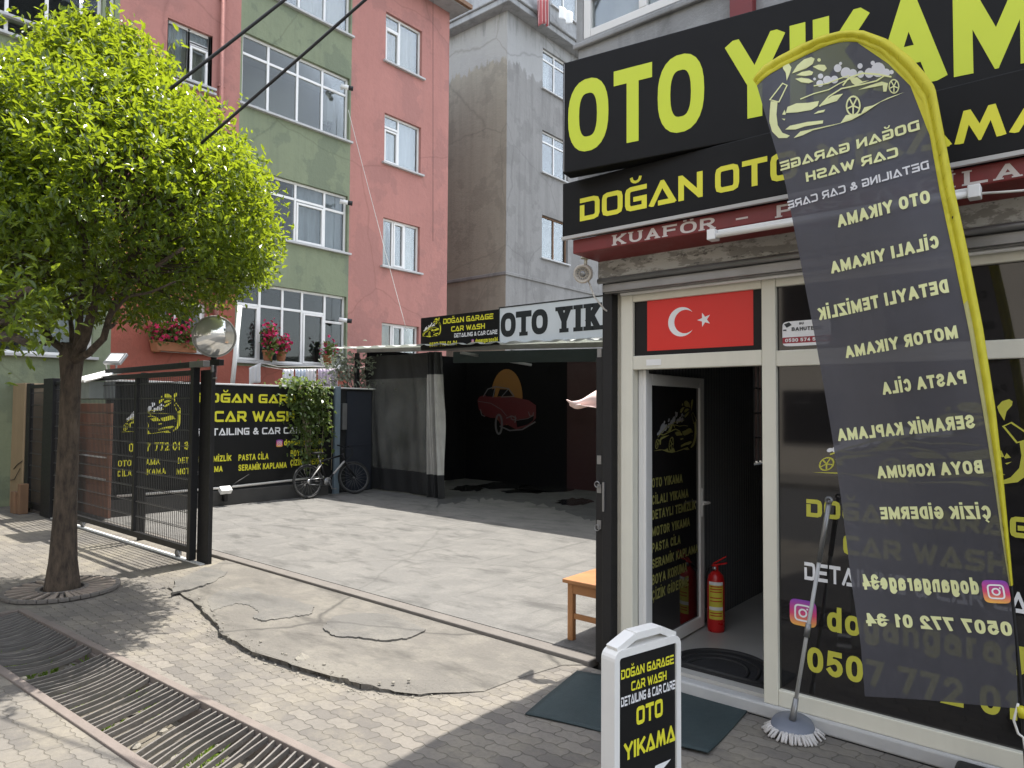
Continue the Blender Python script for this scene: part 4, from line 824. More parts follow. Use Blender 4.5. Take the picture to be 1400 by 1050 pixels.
# security company sticker in the upper pane
a, b = WYp(1070, 474), WYp(1136, 436); zz0, zz1 = WYp(1071, 474).z, WYp(1071, 440).z
stk = thing('security_sticker', 'white and red security notice sticker with camera symbol on the upper pane', 'sticker', (a.x, YW, zz0))
m_ = MB(); m_.prism([(x, YW-.001, z) for x, z in [((a.x+b.x)/2+(b.x-a.x)/2*X, (zz0+zz1)/2+(zz1-zz0)/2*Z) for X, Z in oval(0, 0, 1, 1, 28, 8)[:-1]]], (0, -.001, 0)); m_.build('card', M['white_ink'], stk)
m_ = MB(); hh = zz1-zz0; m_.box(a.x+.001, b.x-.001, YW-.003, YW-.0025, zz0+hh*.12, zz0+hh*.36); m_.build('red_band', mat('sticker_red', (.3, .015, .03), .4), stk)
m_ = MB()
def stt(s_, u0, u1, v0, v1, st='sans', t=.2): lettering(m_, s_, Vector((a.x+(b.x-a.x)*u0, YW-.0035, zz0+hh*v0)), Vector((a.x+(b.x-a.x)*u1, YW-.0035, zz0+hh*v1)), VX, N_, st, t, .0005)
stt('BAHUTECH', .2, .82, .6, .75); stt('BU', .36, .45, .84, .93)
m_.build('lettering', M['dark_ink'], stk)
m_ = MB(); stt('0530 574 50 30', .06, .94, .17, .31); m_.build('lettering', M['white_ink'], stk)
m_ = MB(); cx_, cz_ = a.x+(b.x-a.x)*.11, zz0+hh*.83; m_.poly([(cx_-.02, YW-.0035, cz_+.01), (cx_-.005, YW-.0035, cz_-.012), (cx_+.025, YW-.0035, cz_+.002), (cx_+.01, YW-.0035, cz_+.02)]); m_.box(cx_-.025, cx_-.006, YW-.0037, YW-.0034, cz_-.03, cz_-.022); m_.build('camera_symbol', M['dark_ink'], stk)
# ================================================================ feather flag
YB = 3.38
def FB(x, y): return AY(x, y, YB)
def wave(p, k=1.): return Vector((p.x, YB+k*(.018*math.sin(p.z*3.1+p.x*4)+.012*math.sin(p.x*9+p.z*1.3)+.012*math.sin(p.z*7.3+p.x*11)*max(0, min(1, (p.z-2.6)*1.2)))+(p.y-YB), p.z))
outer = [(1033,112),(1045,92),(1065,75),(1090,58),(1120,46),(1150,41),(1180,42),(1215,55),(1245,78),(1265,100),(1278,118),(1290,180),(1305,260),(1325,350),(1345,450),(1362,560),(1372,650),(1380,740),(1385,800)]
inn = [(1038,120),(1052,104),(1073,88),(1098,72),(1125,60),(1150,55),(1172,57),(1200,70),(1222,88),(1243,112),(1262,140),(1271,185),(1285,262),(1305,352),(1326,452),(1345,562),(1359,652),(1371,742),(1380,801)]
bnr = thing('feather_flag', 'tall dark feather flag with yellow edge and mirrored wash service list, leaning before the windows', 'flag', (FB(1395, 1000).x, YB, 0))
left = [(1184,950),(1178,880),(1165,800),(1150,690),(1135,590),(1115,470),(1090,330),(1075,250),(1055,180),(1038,120)]
def resample(pts, n):
    pts = [Vector(p) for p in pts]; L = [0.]
    for i in range(1, len(pts)): L.append(L[-1]+(pts[i]-pts[i-1]).length)
    out = []
    for k in range(n+1):
        d = L[-1]*k/n; i = max(j for j in range(len(L)) if L[j] <= d+1e-6); i = min(i, len(pts)-2); out.append(pts[i].lerp(pts[i+1], (d-L[i])/(L[i+1]-L[i])))
    return out
# body: strip grid between left edge and inner line
lf = resample([tuple(p) for p in left], 60); rt_ = resample([(1392,969),(1388,880)]+inn[::-1][0:9], 60)
m_ = MB()
NU = 20
def body(u, v):
    i = v*60; k = min(int(i), 59); a = lf[k].lerp(lf[k+1], i-k); b = rt_[k].lerp(rt_[k+1], i-k); p = a.lerp(b, u); return wave(FB(p.x, p.y))
m_.grid(body, NU, 60)
end = rt_[60]
# head between tip (left end) and end of right edge, below the arch
arch = resample([tuple(lf[60])]+inn[1:11], NU)
m_.grid(lambda u, v: (lambda k: wave(FB(*(lf[60].lerp(end, u).lerp(arch[k], v)))))(min(NU, int(round(u*NU)))), NU, 8)
fab = m_.build('fabric', M['flag_fabric'], bnr)
m_ = MB(); n = 120; o_, i_ = resample(outer, n), resample(inn, n); rk = [random.gauss(0, 1) for _ in range(n+1)]
def slv(u, v, off):
    k = min(n, int(round(u*n))); pk = .0045*rk[k]*math.sin(math.pi*v) if k < 62 else .002*rk[k]*math.sin(math.pi*v)
    return wave(FB(*i_[k].lerp(o_[k], v)))+Vector((0, off+pk, 0))
for v0, v1, mi, b in ((0., .34, 1, .003), (.34, 1., 0, .013)):          # stitched hem strip and the pole pocket
    m_.mi = 0; k0_ = len(m_.m); m_.grid(lambda u, v: slv(u, v0+(v1-v0)*v, -.004-b*math.sin(math.pi*v)), n, 6)
    if mi: m_.m[k0_:] = [1 if (i % n) > 70 else 0 for i in range(len(m_.m)-k0_)]
m_.mi = 0; m_.grid(lambda u, v: slv(u, v, .006+.012*math.sin(math.pi*v)), n, 4)
m_.build('sleeve', [M['flag_yellow'], leafmat('flag_hem', (.52, .5, .2), (.62, .6, .3), (.5, .48, .12), .3, .7)], bnr)
m_ = MB()
for k in range(2, 60, 2): a, b = slv(k/n, .38, -.009), slv(k/n, .6, -.0165); m_.bar(a, b, .0014, .001)
m_.build('sleeve_seams', mat('seam_yellow', (.5, .44, .02), .8), bnr)
m_ = MB(); tri = [(1172,58),(1200,70),(1222,88),(1243,112),(1262,140),(1271,185),(1266,148),(1245,118),(1215,88)]
m_.poly([wave(FB(*p))+Vector((0, -.003, 0)) for p in tri]); m_.build('yellow_print', M['flag_yellow'], bnr)
pb = FB(1398, 1012)
m_ = MB(); pl = [wave(FB((outer[k][0]+inn[k][0])/2, (outer[k][1]+inn[k][1])/2)) for k in range(len(outer))]
gb = FB(1414, 1190); gb.z = .06
m_.tube(pl+[FB(1389, 880)+Vector((0, .02, 0)), FB(1397, 965)+Vector((0, .02, 0)), gb], [.003]*6+[.004]*8+[.005]*5+[.007, .008, .012], 8); m_.build('pole', M['black_metal'], bnr)
m_ = MB(); m_.tube([FB(1395, 966), FB(1398, 981)], .013, 10); m_.build('pole_tip', M['flag_yellow'], bnr)
m_ = MB(); m_.tube([FB(1392, 962), FB(1386, 985), FB(1392, 1003), FB(1399, 1008), FB(1402, 1025), FB(1406, 1046)], .005, 6); m_.build('cord', M['white_cable'], bnr)
m_ = MB(); cb = Vector((gb.x, YB, 0)); m_.lathe(cb, [(.0, .02), (.12, .0), (.2, .005), (.22, .04), (.2, .08), (.1, .1), (.03, .09), (.0, .1)], 28); m_.build('base', M['rubber_black'], bnr)
q0, q1 = AY(1298, 1048, 4.02), AY(1440, 1075, 4.02)
m_ = MB(); m_.prism([(q0.x, 3.96, 0), (q0.x+.03, 3.96, q0.z+.03), (q0.x+1.2, 3.96, q0.z+.03), (q0.x+1.2, 3.96, 0)], (0, .11, 0)); tag(m_.build('rubber_kerb', M['rubber_black'], None, bev=.015, origin=q0), 'black rubber block lying along the foot of the shopfront', 'rubber block')
m_ = MB(); FN = Vector((0, -1, 0))
rows = [('OTO YIKAMA', (1273.5,278), (1147,312), 18.5), ('CİLALI YIKAMA', (1286,340), (1137.5,374.6), 18), ('DETAYLI TEMİZLİK', (1299.5,401), (1120.5,438), 19), ('MOTOR YIKAMA', (1312,463), (1156,489.7), 18), ('PASTA CİLA', (1323.5,524.5), (1207,540), 18.5), ('SERAMİK KAPLAMA', (1335,585), (1145,603.4), 19), ('BOYA KORUMA', (1346,646.6), (1198.5,655), 18.5), ('ÇİZİK GİDERME', (1356.5,709), (1203,711), 18.5), ('dogangarage34', (1339.5,813), (1180.6,806), 23), ('0507 772 01 34', (1385,870), (1185.7,855), 19.5)]
def flagtext(mb, s_, r, l, cap, style, t):
    a, b = FB(*r), FB(*l); U = (b-a).normalized(); V = Vector((-U.z, 0, U.x)); V = V if V.z > 0 else -V
    tp = FB(r[0], r[1]-cap); hgt = (tp-a).dot(V); lettering(mb, s_, a, b+V*hgt, U, FN, style, t, .005, .12, V=V, warp=wave)
for s_, r, l, cap in rows: flagtext(m_, s_, r, l, cap, 'sans', .24)
flagtext(m_, 'DOĞAN GARAGE', (1258,177.4), (1069.6,235.6), 14, 'tech', .22); flagtext(m_, 'CAR WASH', (1229,214.5), (1104,250), 14, 'tech', .22)
m_.build('lettering', M['flag_print'], bnr)
m_ = MB(); flagtext(m_, 'DETAILING & CAR CARE', (1271,231), (1079.5,287), 12, 'tech', .2); m_.build('lettering', M['flag_white'], bnr)
m_ = MB(); logo(m_, lambda u, v, l: wave(FB(1030+u*1131*.24757, 40+(1-v)*650*.24757))+Vector((0, -.003-l*.0008, 0)), white_i=1); m_.build('emblem', [M['flag_print'], M['flag_white'], mat('flag_dark_print', (.03, .031, .042), .8)], bnr)
e = FB(1362, 808.6); emblem('camera_emblem', wave(e)+Vector((0, -.006, 0)), Vector((.99, 0, .13)), Vector((-.13, 0, .99)), FN, .09, bnr)
# ================================================================ doorway objects
q = AZ(979, 862, FZ); ex = thing('fire_extinguisher', 'red fire extinguisher with yellow label standing inside the open doorway', 'extinguisher', q)
H_ = .44; m_ = MB(); m_.lathe(q, [(.0, 0), (.062, 0), (.066, .02), (.066, H_-.06), (.055, H_-.015), (.03, H_+.012), (.018, H_+.02), (0, H_+.02)], 28); m_.build('cylinder', M['red_paint'], ex)
m_ = MB(); cam_a = math.atan2(-q.y, -q.x)
def band(z0, z1, hw, r=.0668):
    m_.grid(lambda u, v: q+Vector((r*math.cos(cam_a-hw+2*hw*u), r*math.sin(cam_a-hw+2*hw*u), z0+(z1-z0)*v)), 10, 1)
band(.1, .38, .85); m_.build('label', mat('label_yellow', (.62, .55, .06), .5, .1), ex)
m_ = MB(); band(.36, .385, .85, .0672); band(.17, .195, .85, .0672); m_.build('label_band', M['white_ink'], ex)
m_ = MB()
for z in (.345, .325, .305, .26, .235, .145, .125): band(z, z+.008, .7, .0674)
m_.build('label_print', M['red_paint'], ex)
m_ = MB(); t = q+VZ*(H_+.02); m_.tube([t, t+VZ*.04], .02, 12); m_.bar(t+VZ*.035+Vector((-.03, 0, 0)), t+VZ*.05+Vector((.09, .0, .02)), .02, .012); m_.bar(t+VZ*.05+Vector((-.02, 0, 0)), t+VZ*.085+Vector((.085, 0, .035)), .02, .01); m_.build('valve', M['red_paint'], ex, bev=.002)
m_ = MB(); m_.lathe(t+VZ*.02+Vector((0, -.02, 0)), [(.016, 0), (.016, .012), (0, .013)], 12, (0, -1, 0)); m_.build('gauge', M['steel'], ex)
m_ = MB(); m_.tube([t+VZ*.03+Vector((-.02, 0, 0)), t+Vector((-.06, 0, .02)), t+Vector((-.085, 0, -.06)), t+Vector((-.078, .0, -.3))], .009, 8); m_.build('hose', M['rubber_black'], ex)
# half round doormat
c0 = AZ(1012, 928, FZ); m_ = MB(); mx0, mx1 = -2.28, -1.58; my = YF+.1
pts = [(mx0, my, FZ+.001), (mx1, my, FZ+.001)]+[((mx0+mx1)/2+(mx1-mx0)/2*math.cos(t), my+.5*math.sin(t)**.8 if math.sin(t) > 0 else my, FZ+.001) for t in np.linspace(.05, math.pi-.05, 28)]
m_.prism(pts, (0, 0, .012)); o = m_.build('mat_base', M['doormat'], None, origin=((mx0+mx1)/2, my, FZ)); o.name = 'doormat'
tag(o, 'half round black doormat with raised border inside the doorway', 'doormat')
m_ = MB(); r_in = .62
for k in range(3):
    sc = (.92, .74, .56)[k]; arcp = [((mx0+mx1)/2+(mx1-mx0)/2*sc*math.cos(t), my+.03+.47*sc*max(math.sin(t), 0)**.8, FZ+.014) for t in np.linspace(0, math.pi, 30)]
    m_.tube(arcp+[arcp[0]], .012 if k else .016, 6)
m_.build('raised_border', M['rubber_black'], o)
# flat rubber mat outside
m_ = MB(); c = [AZ(718, 976), AZ(790, 915), Vector((-2.56, 4.06, 0)), AZ(930, 940), AZ(1031, 964), AZ(972, 1033), AZ(905, 1042)]
q4 = [AZ(718, 978), AZ(789, 918), AZ(1031, 964), AZ(968, 1034)]
m_.grid(lambda u, v: q4[0].lerp(q4[3], u).lerp(q4[1].lerp(q4[2], u), v)+VZ*(.011+.003*math.sin(u*9+v*5)+(.012*(1-v)**6 if u > .6 else 0)), 24, 16)
o = m_.build('rubber_mat', M['rubber'], None, origin=q4[0]); s_ = o.modifiers.new('thick', 'SOLIDIFY'); s_.thickness = .008; s_.offset = -1
tag(o, 'dark green black rubber mat lying on the pavement before the door', 'mat')
# mop
mb_ = AZ(1087, 1000, 0)-Vector((0, .03, 0)); mp = thing('mop', 'grey spin mop leaning on the window with its white string head down', 'mop', mb_)
c = Vector((mb_.x, mb_.y-.01, .05)); tilt = Vector((.04, -.2, 1)).normalized()
m_ = MB(); m_.lathe(c, [(.112, -.012), (.115, .0), (.108, .014), (.06, .024), (.035, .03), (0, .032)], 28, tilt); m_.build('head_disc', mat('blue_grey_plastic', (.14, .155, .19), .45, .1), mp)
m_ = MB()
rnd = random.Random(3)
for k in range(130):
    a = rnd.uniform(0, 2*math.pi); r0 = rnd.uniform(.06, .1); r1 = rnd.uniform(.125, .168); o_x = Vector((math.cos(a), math.sin(a), 0)); tw = Vector((-math.sin(a), math.cos(a), 0))*rnd.uniform(-.03, .03)
    m_.tube([c+o_x*r0+VZ*(-.01), c+o_x*(r0+r1)/2+tw*.6+VZ*(-.012), Vector((c.x, c.y, 0))+o_x*r1+tw+VZ*.008], .007, 5)
m_.build('string_head', mat('mop_string', (.5, .48, .46), .95, .2, 30), mp)
tp = AY(1134, 684, 4.1)
j = c+tilt*.03; mid = j.lerp(tp, .1)
m_ = MB(); m_.tube([j, j.lerp(tp, .03), mid], [.02, .018, .014], 10); m_.build('socket', M['grey_metal'], mp); k2 = j.lerp(tp, .38); m_ = MB(); m_.tube([k2, j.lerp(tp, .44)], .0155, 10); m_.build('clamp_sleeve', M['grey_metal'], mp); k3 = j.lerp(tp, .72); m_ = MB(); m_.tube([k3, tp], [.0135, .015], 10); m_.build('grip', M['grey_metal'], mp)
m_ = MB(); m_.tube([mid, k3], .0105, 10); m_.build('handle', mat('pale_grey_tube', (.42, .42, .41), .35, .1), mp)
m_ = MB(); m_.lathe(tp, [(.011, .0), (.021, .004), (.021, .016), (.011, .02)], 14, (0, -1, .2)); m_.build('hanging_eye', M['grey_metal'], mp)
# pavement sign
TH = R_(13.7); AD = Vector((math.sin(TH), math.cos(TH), 0)); AN = Vector((math.cos(TH), -math.sin(TH), 0))
d1 = 2.73; lat = (841-700)/950*d1; near = Vector((0, 0, 0))+Vector((_r.x, _r.y, 0))*lat+Vector((-math.sin(YAW), math.cos(YAW), 0))*d1; near.z = 0
def AB(x, y, d=0.): return AP(x, y, near+AN*d, AN)
hsh = AB(841, 892).z; wd = (AB(931, 900)-near).dot(AD); htop = AB(890, 861).z
bd = thing('pavement_sign', 'white framed pavement sign board with black poster reading OTO YIKAMA', 'sign', near+AD*wd/2)
def P_(u, z, d=0.): return near+AD*u+VZ*z+AN*d
def rounded(u0, u1, z0, z1, r): return [(u1-r+r*math.cos(t), z1-r+r*math.sin(t)) for t in np.linspace(0, math.pi/2, 6)]+[(u0+r+r*math.cos(t), z1-r+r*math.sin(t)) for t in np.linspace(math.pi/2, math.pi, 6)]+[(u0+r+r*math.cos(t), z0+r+r*math.sin(t)) for t in np.linspace(math.pi, 1.5*math.pi, 6)]+[(u1-r+r*math.cos(t), z0+r+r*math.sin(t)) for t in np.linspace(1.5*math.pi, 2*math.pi, 6)]
m_ = MB(); T = .075
oo, ii = rounded(0, wd, .03, hsh, .04), rounded(.028, wd-.028, .06, hsh-.03, .012)
n = len(oo)
for i in range(n):
    a, b, c_, d_ = oo[i], oo[(i+1) % n], ii[(i+1) % n], ii[i]
    m_.poly([P_(*a, 0), P_(*b, 0), P_(*c_, 0), P_(*d_, 0)]); m_.poly([P_(*a, 0), P_(*a, -T), P_(*b, -T), P_(*b, 0)]); m_.poly([P_(*d_, 0), P_(*c_, 0), P_(*c_, -.012), P_(*d_, -.012)]); m_.poly([P_(*a, -T), P_(*d_, -T), P_(*c_, -T), P_(*b, -T)])
hu0, hu1 = wd*.06, wd*.94; hm0, hm1 = wd*.33, wd*.7; hz = hsh-.004
for (p, q_) in (((hu0, hz), (hm0, htop-.014)), ((hm0, htop-.014), (hm1, htop-.014)), ((hm1, htop-.014), (hu1, hz))):
    a, b = P_(p[0], p[1], -T/2), P_(q_[0], q_[1], -T/2); m_.bar(a, b, T*.8, .03, VZ)
m_.prism([P_(hu0, hz, -T*.35), P_(hu1, hz, -T*.35), P_(hm1, htop-.05, -T*.35), P_(hm0, htop-.05, -T*.35)], -AN*T*.3)
for u in (.06, wd-.06): m_.prism([P_(u-.04, .0, .1), P_(u+.04, .0, .1), P_(u+.04, .035, .1), P_(u-.04, .035, .1)], -AN*(T+.2))
m_.build('frame', M['board_white'], bd, bev=.006)
m_ = MB(); m_.poly([P_(u, z, -.008) for u, z in ii]); m_.poly([P_(u, z, -T+.006) for u, z in ii][::-1]); m_.build('poster', M['black_vinyl'], bd)
m_ = MB(); m2 = MB()
def abt(mb, s_, xl, yl, xr, cap, t=.2):
    a = AB(xl, yl, -.0075); b = AB(xr, yl, -.0075); z1 = AB(xl, yl-cap, -.0075).z; lettering(mb, s_, a, Vector((b.x, b.y, z1)), AD, AN, 'tech', t, .0006, .1)
abt(m_, 'DOĞAN GARAGE', 849, 929.5, 921, 13); abt(m_, 'CAR WASH', 863, 945, 911, 13); abt(m_, 'OTO', 870, 992, 906, 25, .22); abt(m_, 'YIKAMA', 853, 1041, 923, 24, .22)
m_.build('lettering', M['yellow'], bd); abt(m2, 'DETAILING & CAR CARE', 849, 967, 923, 13); m2.build('lettering', M['white_ink'], bd)
a = AB(884, 1052, -.007); m_ = MB(); 
m_.poly([a+AD*.0+VZ*-.1+AN*.001, a+AD*.07-VZ*.075+AN*.001, a+AD*.06-VZ*.045+AN*.001, a+AD*.145-VZ*.0+AN*.001, a+AD*.05+VZ*.0+AN*.001, a+AD*.045-VZ*.03+AN*.001]); m_.build('arrow', M['white_ink'], bd)
# black gate post on the shop corner and its cable
gx0, gx1 = AY(823, 600, 4.1).x, AY(836, 600, 4.1).x
gp = thing('gate_post', 'tall black steel gate post at the shop corner with bolt rings', 'post', ((gx0+gx1)/2, 4.15, 0))
m_ = MB(); m_.box(gx0, gx1, 4.1, 4.19, 0, 2.78); m_.build('post', M['black_metal'], gp, bev=.006)
m_ = MB(); m_.box(gx0-.07, gx0-.004, 4.13, 4.2, .05, AY(819, 488, 4.15).z); m_.build('leaf_stile', M['black_metal'], gp, bev=.005)
m_ = MB()
for z in (1.28, .98): m_.tube([Vector((gx0-.045, 4.12, z))+Vector((.02*math.cos(t), -.012, .02*math.sin(t))) for t in np.linspace(0, 2*math.pi, 13)], .004, 6)
for z in (2.2, 1.45, 1.25, 1.0): m_.box(gx0-.055, gx0-.02, 4.122, 4.131, z-.03, z+.03)
m_.box(gx0+.01, gx0+.025, 4.088, 4.1, 1.1, 1.3); m_.build('bolts', M['grey_metal'], gp)
# wooden stool behind the post
tx0, tx1, ty0, ty1 = AZ(786, 875, .035).x-.05, -2.76, AZ(786, 875, .035).y-.03, AZ(786, 875, .035).y+.5
tz = .5
st = thing('stool', 'orange brown wooden stool half hidden behind the black gate post', 'stool', ((tx0+tx1)/2, (ty0+ty1)/2, .035))
m_ = MB(); m_.box(tx0-.03, tx1, ty0-.03, ty1+.03, tz-.03, tz); m_.build('seat', M['wood'], st, bev=.006)
m_ = MB(); m_.box(tx0+.005, tx1-.02, ty0+.005, ty0+.025, tz-.11, tz-.03); m_.box(tx0+.005, tx0+.025, ty0+.025, ty1-.005, tz-.11, tz-.03); m_.box(tx0+.05, tx1-.02, ty0+.01, ty0+.03, .2, .24); m_.build('apron', M['wood'], st, bev=.003)
for x in (tx0, tx1-.06):
    for y in (ty0, ty1-.05): m_ = MB(); m_.box(x, x+.048, y, y+.048, .035, tz-.03); m_.build('leg', M['wood'], st, bev=.004)
# pale rag on the gate
q = AY(812, 545, 4.3); m_ = MB()
q0 = AY(822, 535, 4.32); L_ = AY(780, 551, 4.32)
m_.grid(lambda u, v: q0.lerp(L_, u)+Vector((0, .05*math.sin(u*5+v*3), -(.12*v*(1-.7*u))+.03*math.sin(u*7)*(1-v)+0.022*math.sin(v*6+u*3)))+Vector((0, .03*math.sin(u*6+v*8), 0)), 30, 20)
o = m_.build('rag', M['pink_cloth'], None, origin=q0); s_ = o.modifiers.new('thick', 'SOLIDIFY'); s_.thickness = .006
tag(o, 'pale pink rag sticking out from behind the black gate post', 'rag')
m_ = MB(); m_.bar(q0+Vector((.0, -.01, .0)), q0+Vector((.1, -.14, .0)), .012, .012); m_.build('hook', M['black_metal'], o)
# ================================================================ gate and left boundary (line Y = 3.85)
YGT = 3.85
def GP(x, y): return AY(x, y, YGT)
xa, xb = GP(107, 700).x, GP(266, 600).x                              # sliding leaf
gz = GP(262, 503).z
def wires(mb, x0, x1, z0, z1, y, sp=.05):
    n = max(2, int((x1-x0)/sp))
    for i in range(1, n): x = x0+(x1-x0)*i/n; mb.bar((x, y, z0), (x, y, z1), .006, .006)
    m = int((z1-z0)/.2)
    for i in range(1, m+1): z = z0+(z1-z0)*i/(m+.4); mb.bar((x0, y-.005, z), (x1, y-.007, z), .008, .008); mb.bar((x0, y+.006, z+.012), (x1, y+.006, z+.012), .005, .005)
gate = thing('sliding_gate', 'black sliding gate leaf of welded wire mesh behind the street tree', 'gate', ((xa+xb)/2, YGT, 0))
m_ = MB(); m_.box(xb-.06, xb+.02, YGT-.04, YGT+.04, .02, gz+.02); m_.box(xa-.6, xb-.06, YGT-.03, YGT+.03, .1, .17); m_.box(xa-.6, xb-.06, YGT-.03, YGT+.03, gz-.09, gz-.03)
xm = GP(186, 620).x
m_.box(xm-.035, xm+.035, YGT-.028, YGT+.028, .17, gz-.09); m_.box(xa-.6, xa-.54, YGT-.028, YGT+.028, .17, gz-.09)
m_.build('frame', M['black_metal'], gate, bev=.004)
m_ = MB(); wires(m_, xm+.035, xb-.06, .17, gz-.09, YGT); wires(m_, xa-.54, xm-.035, .17, gz-.09, YGT); m_.build('wire_mesh', M['wire'], gate)
m_ = MB()
for x in (xb-.35, xa+.2): m_ = MB(); m_.lathe((x, YGT-.02, .055), [(0, 0), (.05, 0), (.05, .04), (0, .04)], 16, VY); m_.build('roller', M['grey_metal'], gate)
m_ = MB(); m_.box(xa-1.5, xb+.25, YGT-.03, YGT+.03, 0, .012); m_.build('floor_rail', M['white_paint'], gate)
# portal that guides the gate: fixed post, inner posts, top rail
po = thing('gate_portal', 'black steel gate portal with tall post under the convex mirror', 'gate frame', (GP(283, 772).x, 3.95, 0))
x0, x1 = AY(274, 600, YGT+.075).x, AY(291, 600, YGT+.075).x
m_ = MB(); m_.box(x0+.02, x1-.01, YGT+.05, YGT+.1, 0, gz-.03); m_.build('post', M['black_metal'], po, bev=.005)
m_ = MB(); xr = GP(178, 620).x; m_.box(xr-.03, xr+.03, YGT+.12, YGT+.2, 0, gz); m_.build('inner_post', M['black_metal'], po, bev=.004)
m_ = MB(); m_.bar((GP(130, 512).x, YGT+.16, gz+.05), (x1, YGT+.16, gz+.06), .06, .07); m_.build('top_rail', M['black_metal'], po, bev=.004)
m_ = MB(); m_.box(x0-.06, x1-.02, YGT-.05, YGT+.03, gz+.0, gz+.07); m_.box(x1-.02, x1+.06, YGT+.06, YGT+.08, gz-.14, gz-.12); m_.box(x1-.02, x1+.02, YGT+.04, YGT+.06, gz-.06, gz+.02)
for z in (1.15, 1.45, 1.0): m_.box(x0-.06, x0-.0, YGT+.04, YGT+.06, z, z+.04)
m_.build('latch_bracket', M['grey_metal'], po, bev=.003)
# narrow fixed panel and stile left of the tree
xl0, xl1, xs0, xs1 = GP(37, 600).x, GP(42, 600).x, GP(62, 600).x, GP(75, 600).x
zl = GP(70, 520).z
fx = thing('fence_panel', 'narrow black steel fence panel with mesh between tan pier and street tree', 'fence', ((xl0+xs1)/2, YGT, 0))
m_ = MB(); m_.box(xl0, xl1, YGT-.03, YGT+.03, 0, zl-.03); m_.box(xs0, xs1, YGT-.05, YGT+.05, 0, zl+.03); m_.box(xl1, xs0, YGT-.025, YGT+.025, zl-.12, zl-.06); m_.box(xl1, xs0, YGT-.03, YGT+.03, .06, .16); m_.box(xs1, xa-.62, YGT-.02, YGT+.02, zl-.08, zl-.02); m_.build('frame', M['black_metal'], fx, bev=.005)
m_ = MB(); wires(m_, xl1, xs0, .16, zl-.12, YGT); wires(m_, xs1, xa-.62, .1, zl-.08, YGT); m_.build('wire_mesh', M['wire'], fx)
q = GP(55, 530); bw = thing('wooden_panel', 'brown weathered board panel standing behind the narrow black fence', 'panel', (q.x, 4.15, 0))
m_ = MB()
for i in range(9): x = xl1-.2+i*.16; m_.box(x, x+.153, 4.12, 4.16, .04, 2.02+.015*math.sin(i*2.7))
m_.build('boards', M['brown_wood'], bw, bev=.004)
m_ = MB(); m_.box(xl1-.2, xl1+1.25, 4.1, 4.2, 2.04, 2.1); m_.build('cap_rail', M['white_paint'], bw, bev=.004)
q0, q1 = GP(18, 600).x, GP(37, 600).x
tn = thing('boundary_wall', 'tan painted wall pier between the cream wall and the black fence', 'wall', ((q0+q1)/2, 4, 0))
m_ = MB(); m_.box(q0, q1-.02, YGT-.05, 4.3, 0, zl-.02); m_.build('wall', M['tan_panel'], tn, bev=.01)
m_ = MB(); b0 = GP(36, 630)
m_.tube([b0+Vector((0, -.06, 0)), GP(30, 635)+Vector((0, -.07, 0)), GP(24, 641)+Vector((0, -.06, 0))], .008, 5); m_.tube([GP(33, 640)+Vector((0, -.06, 0)), GP(27, 655)+Vector((0, -.08, 0)), GP(20, 656)+Vector((0, -.06, 0))], .007, 5); m_.build('dry_twigs', M['bark'], tn)
cw = thing('boundary_wall', 'cream painted garden wall at the left end of the pavement', 'wall', (q0-2, 3.8, 0))
m_ = MB(); m_.box(q0-6, q0-.03, YGT-.1, YGT+.1, 0, GP(10, 545).z); m_.build('wall', M['cream_wall'], cw, bev=.01)
m_ = MB(); g = GP(8, 540); pts = np.random.normal(0, 1, (420, 3))*np.array([.75, .25, .13])+np.array([g.x-.75, 4.1, g.z+.1]); leaves(m_, pts, np.random.normal(0, 1, (420, 3))+np.array([0, 0, .6]), .09)
o = m_.build('hedge', M['leaf'], None, origin=(g.x-.7, 4.1, g.z)); tag(o, 'bright green hedge top showing above the cream garden wall', 'hedge')
m_ = MB(); q = AZ(12, 703); m_.box(q.x-.16, q.x+.05, YGT-.28, YGT-.11, 0, .36); m_.box(q.x+.055, q.x+.18, YGT-.24, YGT-.11, 0, .5); tag(m_.build('scrap_board', M['brown_wood'], None, bev=.01, origin=q), 'short brown offcut boards leaning at the foot of the cream wall', 'boards')
# motor cover and floodlight on the gate
q = GP(112, 522); xq0, xq1 = GP(113, 530).x, GP(142, 530).x
mc = thing('motor_cover', 'pale corrugated metal cover box on top of the mesh gate', 'cover', ((xq0+xq1)/2, 3.8, gz-.2))
zc0, zc1 = GP(125, 545).z, GP(125, 521).z
m_ = MB(); m_.box(xq0, xq1, 3.66, 4.0, zc0, zc1-.02); m_.build('box', mat('galvanised', (.22, .24, .235), .5, .2, 6, 0, 1, .3, streak=.3), mc, bev=.004)
m_ = MB(); m_.grid(lambda u, v: Vector((xq0-.04+(xq1-xq0+.08)*u, 3.6+.62*v, zc1-.02+2*.1*v+.02*math.sin(u*2*math.pi*6))), 84, 3); o = m_.build('corrugated_roof', M['white_paint'], mc); s_ = o.modifiers.new('thick', 'SOLIDIFY'); s_.thickness = .004
q = AY(157, 489, 4.1); fl = thing('floodlight', 'square floodlight with bright white face above the gate', 'floodlight', q)
fn = Vector((.35, -.55, .62)).normalized(); fr = Vector((.85, .5, 0)); fr = (fr-fn*fr.dot(fn)).normalized(); fu = fn.cross(fr)
def quadp(mb, c, hw, hh, n, t): mb.prism([c-fr*hw-fu*hh, c+fr*hw-fu*hh, c+fr*hw+fu*hh, c-fr*hw+fu*hh], n*t)
m_ = MB(); quadp(m_, q, .14, .11, -fn, .05); m_.build('housing', M['grey_metal'], fl, bev=.008)
m_ = MB(); quadp(m_, q+fn*.002, .105, .078, fn, .004); m_.build('lamp_face', mat('lamp_face', (.85, .87, .9), .25, .02), fl)
